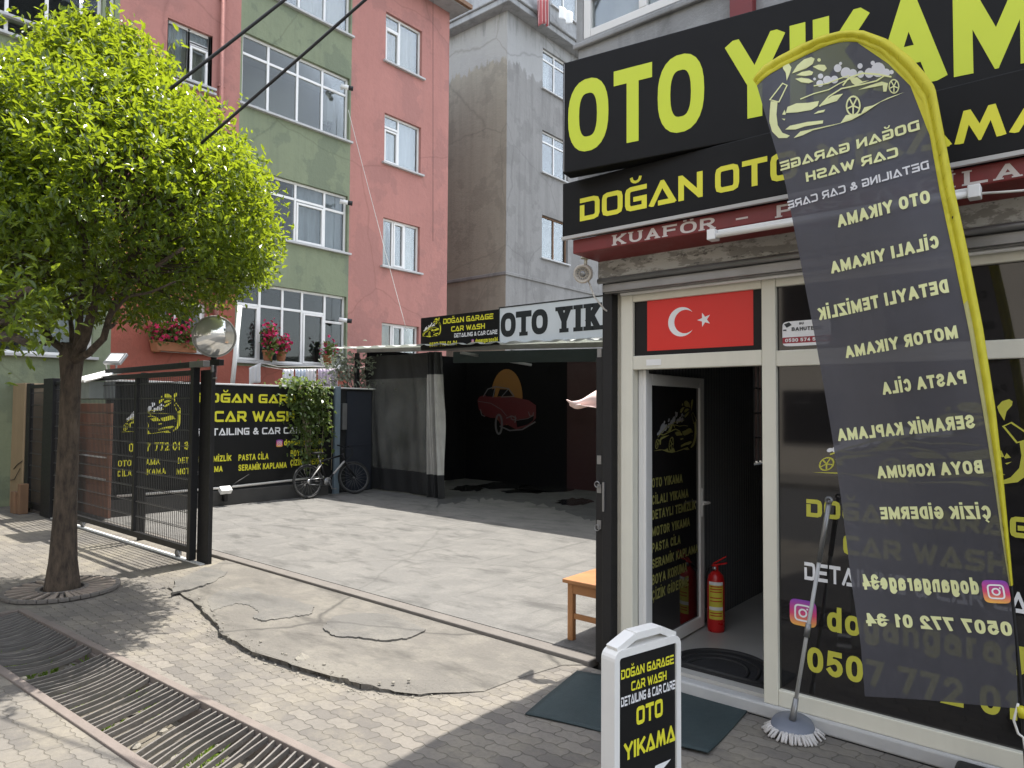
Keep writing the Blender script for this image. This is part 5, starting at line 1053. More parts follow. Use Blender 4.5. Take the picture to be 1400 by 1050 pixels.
m_ = MB(); m_.tube([q-fn*.04, q-fn*.05-VZ*.1, q-fn*.05-VZ*.3], .015, 8); m_.build('bracket', M['grey_metal'], fl)
m_ = MB(); m_.tube([q-fn*.05-fr*.1, q-fr*.16-fn*.06-VZ*.02, q-fr*.15-VZ*.1, q-fr*.11-VZ*.22], .008, 6); m_.build('lamp_cord', M['white_cable'], fl)
# convex mirror
q = AY(293, 460, 4.0); mr = thing('convex_mirror', 'round convex traffic mirror on a black pole above the gate post', 'mirror', q)
mn = (CAM-q); mn.z = 0; mn = (mn.normalized()+Vector((.1, -.05, -.16))).normalized(); RM = 27.5/950*(q-CAM).dot(CF)
m_ = MB(); m_.lathe(q, [(RM, -.05)]+[(RM*math.sin(t), -.05+.11*(math.cos(t)-math.cos(1.2))/(1-math.cos(1.2))) if False else (RM*(1-k/14.), .0+.055*(1-(1-k/14.)**2)) for k, t in enumerate(np.linspace(1.2, 0, 15))], 40, mn); m_.build('mirror_dome', M['mirror'], mr)
m_ = MB(); m_.lathe(q, [(RM*.98, -.03), (RM*1.04, -.02), (RM*1.04, .012), (RM*.985, .012)], 40, mn); m_.lathe(q-mn*.05, [(0, 0), (RM*.6, .0), (RM*.98, .03)], 30, mn); m_.build('rim', mat('pale_rim', (.4, .39, .37), .4), mr)
m_ = MB(); pq = q-mn*.08; m_.tube([(pq.x, pq.y, gz-.05), (pq.x, pq.y, q.z+.1)], .033, 10); m_.build('pole', M['black_metal'], mr)
# ================================================================ courtyard side wall with the banner (faces +X)
XBN = -12.1
def BN(x, y, d=0.): return AX(x, y, XBN+d)
zB0, zB1 = .3, 2.22; yb0, yb1 = 4.55, BN(455, 600).y
bwl = thing('boundary_wall', 'low black painted courtyard wall carrying the long wash banner', 'wall', (XBN-.1, 7, 0))
m_ = MB(); m_.box(XBN-.25, XBN-.03, 4.4, 9.7, 0, 2.2); m_.build('wall', M['dark_wall'], bwl)
m_ = MB(); m_.box(XBN-.3, XBN+.03, 4.4, 9.7, 2.205, 2.235); m_.build('coping', M['white_paint'], bwl, bev=.004)
m_ = MB(); m_.tube([(XBN+.03, 4.5, .36), (XBN+.03, 6.2, .35), (XBN+.03, 8.4, .4)], .022, 8); m_.build('wall_pipe', M['white_cable'], bwl)
m_ = MB(); m_.box(XBN-.03, XBN+.06, 4.4, 8.5, .03, .3); m_.build('plinth', mat('plinth', (.05, .048, .045), .8, .4, 4, .3, 30), bwl, bev=.01)
ban = thing('banner', 'long black printed banner with yellow lettering and car emblem on the courtyard wall', 'banner', (XBN, 6.5, zB0))
m_ = MB(); zt0 = .42
def bw_(p): return Vector((p.x+.008*math.sin(p.y*2.3+p.z*1.7)+.006*math.sin(p.y*.9-p.z*4), p.y, p.z))
m_.grid(lambda u, v: bw_(Vector((XBN+.01, yb0+(yb1-yb0)*u, zt0+(2.2-zt0)*v))), 60, 16); m_.build('sheet', M['black_vinyl'], ban)
def bt(mb, s_, pl, pr, cap, st, t=.2):
    a, b = BN(*pl, .012), BN(*pr, .012); z1 = BN(pl[0], pl[1]-cap, .012).z; lettering(mb, s_, a, Vector((b.x, b.y, z1)), VY, VX, st, t, .003, warp=bw_)
m_ = MB()
bt(m_, 'DOĞAN GARAGE', (271, 550), (432, 552), 13, 'tech', .22); bt(m_, 'CAR WASH', (293, 577), (402, 575), 15, 'tech', .22)
bt(m_, '0507 772 01 34', (176, 618), (264, 616), 12, 'sans'); bt(m_, 'dogangarage34', (388, 609), (442, 606), 8, 'sans')
for s_, xl, y_, xr in (('OTO YIKAMA', 161, 638, 218), ('DETAYLI TEMİZLİK', 242, 634, 316), ('PASTA CİLA', 326, 630, 367), ('BOYA KORUMA', 397, 624, 442), ('CİLALI YIKAMA', 160, 652, 226), ('MOTOR YIKAMA', 241, 649, 304), ('SERAMİK KAPLAMA', 326, 644, 392), ('ÇİZİK GİDERME', 397, 637, 442)): bt(m_, s_, (xl, y_), (xr, y_), 8.5, 'sans')
m_.build('lettering', M['yellow'], ban)
m_ = MB(); bt(m_, 'DETAILING & CAR CARE', (271, 596), (418, 592), 10, 'tech'); m_.build('lettering', M['white_ink'], ban)
a, b = BN(172, 590, .014), BN(250, 590, .014); a = BN(165, 590, .014); b = BN(247, 590, .014); sz = b.y-a.y; zl_ = BN(205, 594, .014).z; lzh = BN(225, 536, .014).z-zl_
m_ = MB(); logo(m_, lambda u, v, l: bw_(Vector((a.x+l*.0008, a.y+u*sz, zl_+v*lzh))), flip=True); m_.build('emblem', [M['yellow'], M['white_ink'], M['black_vinyl']], ban)
emblem('camera_emblem', BN(382, 606, .02), VY, VZ, VX, .14, ban)
# wooden panel at the near end of the banner
q0, q1 = AY(104, 700, 4.36).x, AY(150, 700, 4.36).x
rw = thing('wooden_panel', 'reddish brown board panel seen through the mesh beside the banner', 'panel', ((q0+q1)/2, 4.36, 0))
m_ = MB()
for k in range(11): m_.box(q0-.3, q1, 4.33, 4.38, .04+k*.165, .04+k*.165+.158)
m_.build('boards', mat('red_brown_wood', (.27, .13, .085), .8, .3, 5, .3, 30, streak=.3), rw, bev=.004)
m_ = MB(); m_.box(q0+.3, q1-.1, 4.29, 4.328, .62, .65); m_.box(q0+.3, q1-.1, 4.29, 4.328, .98, 1.0); m_.build('battens', M['white_paint'], rw)
# floor floodlight at the wall foot
q = BN(308, 670, .16); sl = thing('floor_spotlight', 'small white spotlight at the foot of the banner wall', 'spotlight', q)
m_ = MB(); m_.bar(q+Vector((0, -.1, .0)), q+Vector((0, .1, .0)), .12, .09, Vector((.6, 0, .8))); m_.build('housing', M['white_paint'], sl, bev=.006)
m_ = MB(); m_.bar(q+Vector((-.02, .0, -.04)), q+Vector((-.05, .02, -.2)), .1, .06, VY); m_.tube([q+Vector((-.03, .1, .04)), q+Vector((-.06, .25, .12)), q+Vector((-.09, .5, .24))], .008, 6); m_.build('stand', M['black_metal'], sl)
# pale blue post and dark panel between banner and shelter
yq0, yq1 = BN(456, 600).y, BN(463, 600).y
bp = thing('post', 'pale blue grey steel post at the far end of the banner', 'post', (XBN, yq0, 0))
m_ = MB(); m_.box(XBN-.03, XBN+.05, yq0, yq1, .03, BN(459, 528).z); m_.build('post', mat('blue_grey_paint', (.16, .21, .25), .6, .2, 5, .1, 30), bp, bev=.006)
m_ = MB(); m_.box(XBN-.02, XBN+.045, yq1+.06, yq1+.17, 1.35, 1.9); m_.build('hinge_plate', M['grey_metal'], bp, bev=.004)
# ================================================================ carport
YC = 9.3
cp = thing('carport', 'dark lean-to wash shelter with corrugated white roof edge', 'shelter', (-8, YC, 0))
def CP(x, y, Y=YC): return AY(x, y, Y)
rl, rr = CP(468, 480), CP(817, 464); zr0, zr1 = CP(480, 476).z, CP(815, 466).z
X0c, X1c = rl.x, -2.6
def rz_(x): return zr0+(zr1-zr0)*(x-rl.x)/(rr.x-rl.x)
m_ = MB(); m_.grid(lambda u, v: Vector((X0c+(X1c-X0c)*u, YC-.3+4.05*v, rz_(X0c+(X1c-X0c)*u)+.28*v+.017*math.copysign(abs(math.sin(u*math.pi*44))**.6, math.sin(u*math.pi*44)))), 352, 2, smooth=False)
o = m_.build('corrugated_roof', leafmat('fibreglass_sheet', (.6, .62, .6), (.72, .73, .7), (.62, .64, .6), .5, .5), cp); s_ = o.modifiers.new('thick', 'SOLIDIFY'); s_.thickness = .006
m_ = MB(); m_.bar((X0c+.55, YC, rz_(X0c)-.07), (X1c, YC, rz_(X1c)-.07), .06, .08); m_.build('front_beam', M['grey_metal'], cp)
m_ = MB(); xv = CP(600, 490).x; m_.bar((xv, YC+.4, rz_(xv)-.2), (X1c, YC+.4, rz_(X1c)-.2), .03, .22); m_.build('valance', mat('dark_teal', (.008, .018, .02), .6, .2), cp)
a, b = AY(630, 482, YC-.02), AY(726, 499, YC+1.8)
m_ = MB(); m_.bar(a, b, .05, .05); m_.bar(AY(674, 480, YC+.5), AY(674, 490, YC+.5), .04, .04); m_.bar(AY(700, 478, YC+1), AY(700, 494, YC+1), .04, .04); m_.build('roof_truss', M['grey_metal'], cp)
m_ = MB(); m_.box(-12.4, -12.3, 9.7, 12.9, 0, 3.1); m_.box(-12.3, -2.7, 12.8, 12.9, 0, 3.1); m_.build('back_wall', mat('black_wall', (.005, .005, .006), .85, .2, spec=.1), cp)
rx0 = AY(776, 560, 12.78).x
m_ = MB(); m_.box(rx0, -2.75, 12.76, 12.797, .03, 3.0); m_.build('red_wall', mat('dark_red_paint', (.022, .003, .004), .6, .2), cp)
m_ = MB(); m_.box(-12.3, -12.22, YC, YC+.08, .03, rz_(-12.3)-.1); m_.build('post', M['black_metal'], cp, bev=.005)
# mural on the back wall
mu = thing('mural', 'painted mural of a red convertible before a yellow disc inside the shelter', 'mural', (0, 12.79, 1.8))
def MU(x, y, d=0.): p = AY(480+x/3.5, 400+y/3.5, 12.785); return Vector((p.x, 12.785-d, p.z))
m_ = MB(); m_.poly([MU(745+75*math.cos(t), 500+134*math.sin(t)) for t in np.linspace(0, 2*math.pi, 40)[:-1]]); m_.build('yellow_disc', mat('mural_yellow', (.17, .075, .01), .7, .2), mu)
m_ = MB(); m_.poly([MU(x, y, .004) for x, y in ((605,515),(615,498),(640,490),(680,500),(780,500),(850,515),(885,540),(885,600),(850,640),(790,655),(745,630),(720,640),(700,600),(670,600),(640,590),(612,560))]); m_.build('car_body', mat('mural_red', (.07, .004, .008), .6, .2), mu)
m_ = MB(); m_.poly([MU(x, y, .006) for x, y in ((645,497),(660,467),(690,458),(690,480),(684,499))]); m_.poly([MU(x, y, .006) for x, y in ((700,498),(712,462),(752,464),(774,494))]); m_.poly([MU(x, y, .006) for x, y in ((790,610),(850,600),(876,585),(872,612),(845,632),(795,645))]); m_.build('dark_glazing', mat('mural_black', (.006, .006, .008), .8, .2, spec=.1), mu)
m_ = MB()
for pts, wd in ([(635,495),(655,462),(690,450),(755,460),(780,495)], 5), ([(690,455),(680,500)], 4), ([(755,460),(720,500)], 4), ([(720,500),(780,497)], 4), ([(745,600),(770,590),(790,600),(785,620)], 5), ([(715,640),(760,660),(820,655),(880,620)], 7), ([(610,520),(670,530),(720,560),(745,590)], 3), ([(765,590),(768,605),(778,610),(788,603),(786,590)], 4), ([(850,572),(856,590),(870,590),(874,575)], 4), ([(620,560),(626,585),(640,592)], 5), ([(790,612),(846,603),(874,588)], 3):
    for q in stroke_quads(pts, wd): m_.poly([MU(p.x, p.y, .007) for p in q])
for q in stroke_quads([(708+15*math.cos(t), 630+46*math.sin(t)) for t in np.linspace(0, 2*math.pi, 20)], 9): m_.poly([MU(p.x, p.y, .008) for p in q])
m_.build('chrome_lines', mat('mural_grey', (.09, .09, .1), .6, .2), mu)
# clear curtain with black bands
ct = thing('pvc_curtain', 'clear plastic strip curtain with black top and bottom bands, gathered at one side', 'curtain', (-11, 9.65, 0))
xk0, xk1 = AY(498, 560, 9.65).x, AY(588, 560, 9.65).x; xg = AY(612, 640, 9.65).x; zk = rz_(-11)-.12
def cur(u, z):
    ph = u*26; return Vector((xk0+(xk1-xk0)*u+.03*math.sin(z*1.3+u*9), 9.65+.03*math.sin(u*11+1)+.012*math.sin(u*31+z*2)+.03*math.sin(z*2.2+u*4), z))
for nm, z0, z1, mt in (('top_band', zk-.5, zk, 'rubber_black'), ('clear_sheet', .52, zk-.5, 'clear_pvc'), ('bottom_band', .06, .52, 'rubber_black')):
    m_ = MB(); m_.grid(lambda u, v: cur(u, z0+(z1-z0)*v), 110, 14); m_.build(nm, M[mt], ct)
def gat(u, z):
    sp = .16+.2*(1-min(z/2.8, 1)); return Vector((xk1+.02+(sp+.13)*u-.02, 9.6+.09*math.sin(u*19+z*.8)+.03*math.sin(u*47+z*3), z))
for nm, z0, z1, mt in (('gathered_top', zk-.45, zk, 'rubber_black'), ('gathered_sheet', .5, zk-.45, None), ('gathered_hem', .05, .5, 'rubber_black')):
    m_ = MB(); m_.grid(lambda u, v: gat(u, z0+(z1-z0)*v), 70, 16); m_.build(nm, M[mt] if mt else mat('milky_pvc', (.34, .33, .3), .22, .3, 4, .1, 20), ct)
# signs on the shelter roof
bs = thing('sign', 'small black sign with car emblem on the shelter roof', 'sign', (CP(575, 470).x, YC-.1, 3))
yS = YC-.16
def CS(x, y): return AY(x, y, yS)
a, b = CS(575, 476), CS(683, 470); zt_b, zb_b = CS(683, 422.5).z, CS(683, 471).z
zla = CS(575, 433).z; zlb = CS(575, 476).z
m_ = MB(); m_.prism([(a.x, yS, zb_b), (b.x-.01, yS, zb_b), (b.x-.01, yS, zt_b), (a.x, yS, zt_b)], (0, .06, 0)); m_.build('board', M['black_board'], bs, bev=.004)
def ct_(mb, s_, xl, yl, xr, cap, st, t=.2): a = CS(xl, yl); b_ = CS(xr, yl); z1 = CS(xl, yl-cap).z; lettering(mb, s_, a, Vector((b_.x, yS, z1)), VX, N_, st, t, .002, .1)
m_ = MB(); ct_(m_, 'DOĞAN GARAGE', 606, 443, 674.5, 7, 'tech'); ct_(m_, 'CAR WASH', 617, 453.5, 663, 7, 'tech'); ct_(m_, '0507 772 01 34', 587, 474.5, 625, 6, 'sans'); ct_(m_, 'dogangarage34', 650, 469, 680.5, 6, 'sans'); m_.build('lettering', M['yellow'], bs)
m_ = MB(); ct_(m_, 'DETAILING & CAR CARE', 621, 461.5, 680, 5.5, 'tech'); m_.build('lettering', M['white_ink'], bs)
c_ = CS(577, 462); sz = CS(603, 462).x-c_.x; lzh = CS(590, 436).z-CS(590, 462).z
m_ = MB(); logo(m_, lambda u, v, l: Vector((c_.x+u*sz, yS-.002-l*.0008, c_.z+v*lzh)), flip=True); m_.build('emblem', [M['yellow'], M['white_ink'], M['black_board']], bs)
emblem('camera_emblem', CS(646.5, 466)+Vector((0, -.001, 0)), VX, VZ, N_, .06, bs)
ws = thing('sign', 'white sign with dark serif lettering on the shelter roof', 'sign', (b.x, yS, 3))
m_ = MB(); m_.box(b.x, -3.2, yS, yS+.06, zb_b, zt_b+.01); m_.build('board', mat('sign_white', (.66, .7, .71), .5, .05, 3), ws, bev=.004)
m_ = MB(); m_.box(b.x-.012, -3.2, yS-.008, yS+.01, zt_b+.011, zt_b+.03); m_.box(b.x-.012, b.x-.001, yS-.008, yS+.01, zb_b, zt_b+.011); m_.build('edge_trim', M['dark_ink'], ws)
m_ = MB(); zl0, zl1 = CS(690, 461).z, CS(690, 428).z
for s_, xl, xr in (('OTO', 684.5, 749), ('YIKAMA', 759.5, 905)): lettering(m_, s_, Vector((CS(xl, 450).x, yS, zl0)), Vector((CS(xr, 450).x, yS, zl1)), VX, N_, 'sans', .25, .002, .0, serif=True)
m_.build('lettering', M['dark_ink'], ws)
# dark shed panel between wall and shelter
dk = thing('shed_door', 'dark painted panel door between the blue post and the shelter', 'door', (XBN, 9.2, 0))
m_ = MB(); m_.box(XBN-.029, XBN-.001, yq1+.2, 9.62, .05, 2.15); m_.box(XBN-.001, XBN+.012, yq1+.22, 9.6, 1.0, 1.03); m_.build('panel', mat('navy_dark', (.02, .024, .035), .6, .2), dk)
# ================================================================ bicycle
rw_, fw_ = AZ(421, 682, .035), AZ(489, 673, .035)
R0 = .335
by0, by1 = rw_.y+.0, rw_.y+1.1; bx = -11.72
bk = thing('bicycle', 'black and white mountain bicycle leaning against the wall below the climbing plant', 'bicycle', (bx, by0, .035))
tilt = lambda y, z, d=0.: Vector((bx-.16*z/1.0+d, y, z+.035))
def wheel(y, nm, steer=0.):
    ca, sa = math.cos(steer), math.sin(steer); c = tilt(y, R0)
    E1 = Vector((-sa*1., ca, 0)); E2 = Vector((-.16, 0, 1)).normalized(); Nn = E1.cross(E2)
    ring = lambda r, m: [c+(E1*math.cos(t)+E2*math.sin(t))*r for t in np.linspace(0, 2*math.pi, m+1)]
    m_ = MB(); m_.tube(ring(R0-.022, 40), .024, 8, cap=False); wh = m_.build(nm, M['rubber_black'], bk)
    m_ = MB(); m_.tube(ring(R0-.052, 40), .009, 6, cap=False); m_.build('rim', mat('dark_rim', (.09, .09, .09), .4), wh)
    m_ = MB()
    for k in range(20): t = k*math.pi/10; m_.tube([c+Nn*.02*(-1)**k, c+(E1*math.cos(t)+E2*math.sin(t))*(R0-.055)], .0018, 4)
    m_.lathe(c-Nn*.04, [(0, 0), (.02, 0), (.02, .08), (0, .08)], 10, Nn); m_.build('spokes', M['grey_metal'], wh)
    return c
cr_, cf_ = wheel(by0, 'rear_wheel'), wheel(by1, 'front_wheel', -.35)
BBp, SS, HT, HB = tilt(by0+.43, .3), tilt(by0+.3, .74), tilt(by1-.24, .84), tilt(by1-.2, .68)
m_ = MB(); m_.tube([BBp, SS], .017, 8); m_.tube([SS.lerp(BBp, .1), HT.lerp(HB, .2)], .018, 8); m_.tube([BBp, BBp.lerp(HB, .36)], .021, 8); m_.tube([HT, HB], .022, 8); m_.tube([SS.lerp(BBp, .15), cr_], .01, 6); m_.tube([BBp, cr_], .012, 6); m_.build('frame', M['black_metal'], bk)
m_ = MB(); m_.tube([BBp.lerp(HB, .35), HB], .022, 8); m_.tube([cr_+Vector((.045, 0, 0)), SS.lerp(BBp, .22)+Vector((.02, 0, 0))], .012, 6); m_.build('down_tube', mat('bike_silver', (.34, .33, .32), .4), bk)
m_ = MB()
for s in (-.05, .05): m_.tube([HB+Vector((s*.6, .02, -.03)), cf_+Vector((s, 0, 0))], .014, 8)
m_.tube([HB, HB+Vector((0, .02, -.05))], .03, 8); m_.build('fork', M['black_metal'], bk)
st_ = HT+Vector((-.01, .0, .09)); m_ = MB(); m_.tube([HT, st_, st_+Vector((0, .06, .02))], .015, 8); hb = st_+Vector((0, .06, .02)); m_.tube([hb+Vector((-.2, -.05, .05)), hb+Vector((-.06, 0, .02)), hb, hb+Vector((.06, 0, .02)), hb+Vector((.24, -.05, .05))], .012, 8); m_.build('handlebar', M['black_metal'], bk)
m_ = MB(); m_.tube([SS, SS+Vector((-.01, -.03, .1))], .013, 8); m_.build('seat_post', M['steel'], bk)
s0 = SS+Vector((-.01, -.03, .11)); m_ = MB(); m_.prism([s0+Vector((-.07, -.12, 0)), s0+Vector((.07, -.12, 0)), s0+Vector((.03, .02, .0)), s0+Vector((.015, .15, -.01)), s0+Vector((-.015, .15, -.01)), s0+Vector((-.03, .02, 0))], (0, 0, .04)); m_.build('saddle', M['rubber_black'], bk, bev=.01)
m_ = MB(); m_.lathe(BBp+Vector((.04, 0, 0)), [(0, 0), (.09, 0), (.09, .006), (0, .006)], 20, VX); m_.bar(BBp+Vector((.06, 0, 0)), BBp+Vector((.06, .1, -.14)), .02, .02); m_.bar(BBp+Vector((.06, .1, -.14)), BBp+Vector((.16, .1, -.14)), .06, .02); m_.bar(BBp+Vector((-.06, 0, 0)), BBp+Vector((-.06, -.1, .14)), .02, .02); m_.build('crankset', M['grey_metal'], bk)
m_ = MB(); m_.tube([BBp+Vector((.045, 0, .08)), cr_+Vector((.04, 0, .04))], .005, 5); m_.tube([BBp+Vector((.045, 0, -.08)), cr_+Vector((.04, 0, -.05))], .005, 5); m_.lathe(cr_+Vector((.03, 0, 0)), [(0, 0), (.05, 0), (.04, .03), (0, .03)], 14, VX); m_.build('chain', M['steel'], bk)
m_ = MB()
for k in range(3): p = HT+Vector((.02*k, .06, .08)); m_.tube([p, p+Vector((.03, .14, .02)), p+Vector((.02, .16, -.12)), HB+Vector((0, .02*k, .02))], .004, 5)
m_.build('brake_cables', M['cable'], bk)
# ================================================================ planting, pots, washing
cl = thing('climbing_plant', 'leafy green climbing plant spilling over the banner wall above the bicycle', 'plant', (XBN, 8, 2.2))
m_ = MB(); pts = []
for k in range(30):
    px = random.choice([random.uniform(388, 446), random.uniform(405, 445)]); top = random.uniform(512, 540); ln = random.choice([40, 70, 100, 110, 60]) if px > 400 else 22
    if px > 442: ln = 60
    a = BN(px, top, .14); b = BN(px+random.uniform(-8, 10), top+ln, .08); a.z = min(a.z, 2.42)
    for t in np.linspace(0, 1, int(ln*.55)): p = a.lerp(b, t); pts.append((p.x+random.gauss(0, .05), p.y+random.gauss(0, .11*(1-.6*t)), p.z+random.gauss(0, .05)))
for k in range(150): p = BN(random.gauss(412, 15), random.gauss(523, 5), .05); pts.append((p.x+random.uniform(-.3, .12), p.y, p.z))
pts = np.array(pts); leaves(m_, pts, np.tile(np.array([.6, 0, -.45]), (len(pts), 1)), .095, .7, .2, .55); m_.build('foliage', M['leaf_climber'], cl)
m_ = MB()
for k in range(12):
    px = random.uniform(398, 442); a, b = BN(px, 525, .08), BN(px+random.uniform(-8, 14), random.uniform(600, 655), .06); c_ = a.lerp(b, .5)+Vector((.06, random.uniform(-.1, .1), 0)); m_.tube([a, c_, b], .007, 5)
m_.build('stems', mat('pale_stem', (.3, .26, .18), .8), cl)
sh = thing('shrub', 'grey green variegated shrub above the dark panel beside the shelter', 'shrub', (-12.6, 9.2, 2.2))
m_ = MB(); c_ = AX(480, 508, -12.5); pts = np.random.normal(0, 1, (650, 3))*np.array([.25, .32, .22])+np.array([c_.x, c_.y, c_.z]); m_k = pts[:, 2] > 2.1; leaves(m_, pts[m_k], np.random.normal(0, 1, (m_k.sum(), 3)), .11, .5); m_.build('foliage', M['leaf_grey'], sh)
m_ = MB()
for k in range(6): m_.tube([(c_.x, c_.y, 1.2), (c_.x+random.uniform(-.1, .1), c_.y+random.uniform(-.2, .2), 2.2), (c_.x+random.uniform(-.2, .2), c_.y+random.uniform(-.35, .35), 2.65)], .012, 5)
m_.build('stems', M['bark'], sh)
def pot(px, py, kind, label, n=130, spread=.2, fl=60, hgt=.3):
    q = AX(px, py, XP+.1); t = thing('flower_pot', label, 'flower pot', q, 'flower pots on the balcony sills')
    m_ = MB()
    if kind == 'trough': m_.prism([q+Vector((-.08, -.4, 0)), q+Vector((.1, -.4, 0)), q+Vector((.12, -.42, .19)), q+Vector((-.1, -.42, .19))], (0, .82, 0)); hh, L = .19, .36
    else: r = .12 if kind == 'pot' else .1; m_.lathe(q, [(0, 0), (r*.75, 0), (r, .2), (r*1.1, .2), (r*1.1, .24), (r*.9, .24), (r*.9, .2), (0, .2)], 18); hh, L = .22, .1
    m_.build('pot', M['terracotta'] if kind != 'small' else M['cream_wall'], t, bev=.004)
    m_ = MB(); p = np.random.normal(0, 1, (n, 3))*np.array([.1, L*.62, hgt*.35])+np.array([q.x+.03, q.y, q.z+hh+hgt*.4]); leaves(m_, p, np.random.normal(0, 1, (n, 3))+np.array([.5, 0, .5]), .11, .7); m_.build('foliage', M['leaf_climber'], t)
    if fl:
        m_ = MB(); p = np.random.normal(0, 1, (fl, 3))*np.array([.11, L*.75, hgt*.33])+np.array([q.x+.09, q.y, q.z+hh+hgt*.75]); leaves(m_, p, np.random.normal(0, 1, (fl, 3)), .1, .9); m_.build('flowers', M['flower'], t)
pot(239, 481, 'trough', 'long terracotta trough of pink geraniums on the red sill behind the mirror', 330, .4, 110, .42)
pot(262, 482, 'small', 'small cream pot between the long trough and the mirror', 60, .1, 12, .2)
pot(213, 481, 'pot', 'round pot of red geraniums at the near end of the red sill', 70, .1, 40, .3)
pot(366, 493, 'pot', 'terracotta pot of tall pink flowers on the glazed balcony sill', 190, .2, 100, .5)
pot(384, 494, 'pot', 'terracotta pot of low pink flowers beside the tall flowering pot', 80, .1, 60, .3)
pot(448, 499, 'pot', 'pot of green leaves with few pink flowers at the shelter end of the sill', 120, .2, 22, .3)
ln0, ln1 = AX(386, 505, -13.2), AX(463, 504, -13.2)
m_ = MB(); e0 = AX(345, 494, XP+.05); m_.tube([e0, e0.lerp(ln0, .5)-VZ*.04, ln0, ln1, ln1+Vector((.3, 1.5, .15))], .005, 5); m_.tube([e0+Vector((0, .1, 0)), ln0+VZ*.06+Vector((-.15, 0, 0)), ln1+VZ*.06+Vector((-.15, 0, 0))], .005, 5); tag(m_.build('washing_line', M['white_cable'], None, origin=ln0), 'thin washing line from the balcony over the courtyard wall', 'washing line')
names = ['white', 'pale grey blue', 'white frilled', 'lilac striped', 'lilac']; cols = [(.7, .7, .72), (.55, .6, .68), (.72, .7, .72), (.6, .5, .62), (.62, .54, .64)]
for k in range(5):
    a, b = ln0.lerp(ln1, k/5+.01), ln0.lerp(ln1, (k+1)/5-.01)
    lab = ('white cloth hanging closest to the flowering pots on the washing line', 'pale blue grey cloth second on the washing line', 'white frilled cloth in the middle of the washing line', 'lilac striped cloth fourth on the washing line', 'lilac cloth beside the shrub on the washing line')[k]
    cloth('washing', lab, 'laundry', a, b, .45+.08*(k % 2), mat('cloth_'+names[k].replace(' ', '_'), cols[k], .9, .08, 10), (1, 0, 0), 'washing on the line', 3, .04)
q = AX(340, 503, XP+.35); cloth('washing_rag', 'pale grey rag hanging from a bar below the balcony sill', 'laundry', q, q+Vector((.1, .22, .12)), .42, M['curtain_cloth'], (1, 0, 0), None, 2, .03)
a, b = AX(328, 418, -13.3), AX(316, 545, -13.3); m_ = MB(); m_.tube([a, b], .045, 10); tag(m_.build('white_pole', M['white_paint'], None, origin=b), 'white pole leaning before the red wall beside the mirror', 'pole')
# ================================================================ street tree
YT = 2.42
def TP(x, y, d=0.):
    p = AY(x, y, YT); v = (p-CAM).normalized(); return p+v*d
tr = thing('street_tree', 'round headed leafy street tree with pruned trunk beside the drain', 'tree', TP(85, 808))
b0 = TP(85, 808); b0.z = 0
m_ = MB(); fk = TP(98, 486)
m_.tube([b0-VZ*.05, b0+VZ*.08, b0+VZ*.3, TP(89, 700), TP(94, 600), TP(97, 520), fk, TP(100, 470)], [.17, .15, .122, .1, .09, .088, .108, .07], 16)
trunk = m_.build('trunk', M['bark'], tr)
limbs = [([(98,495),(84,476),(67,463),(58,440),(50,415),(44,375),(30,330)], -.1, .075), ([(100,490),(107,465),(110,426),(113,380),(118,300)], .12, .07), ([(103,490),(117,462),(126,425),(136,400),(160,372),(200,330)], .1, .085),
         ([(104,492),(121,483),(142,462),(149,435),(160,408),(190,378),(250,340)], .25, .065), ([(99,480),(98,450),(95,428),(86,405),(70,370)], .4, .045), ([(126,425),(134,410),(136,385),(130,340)], .05, .04), ([(149,432),(175,405),(205,400),(240,385)], .1, .03), ([(50,420),(30,412),(10,415),(-15,400)], .2, .03)]
for pts, d, r in limbs:
    r *= .6; n = len(pts); m_ = MB(); m_.tube([TP(x, y, d*i/(n-1)) for i, (x, y) in enumerate(pts)], [r*(1-.62*i/(n-1)) for i in range(n)], 9); m_.build('limb', M['bark'], tr)
m_ = MB()
for (x, y, dx, dy) in ((62, 470, -7, -2), (91, 472, -6, -3), (150, 447, 6, -3), (66, 448, 4, -6), (104, 476, -4, -6)): m_ = MB(); m_.tube([TP(x, y), TP(x+dx, y+dy, -.04)], [.024, .014], 7); m_.build('branch_stub', M['bark'], tr)
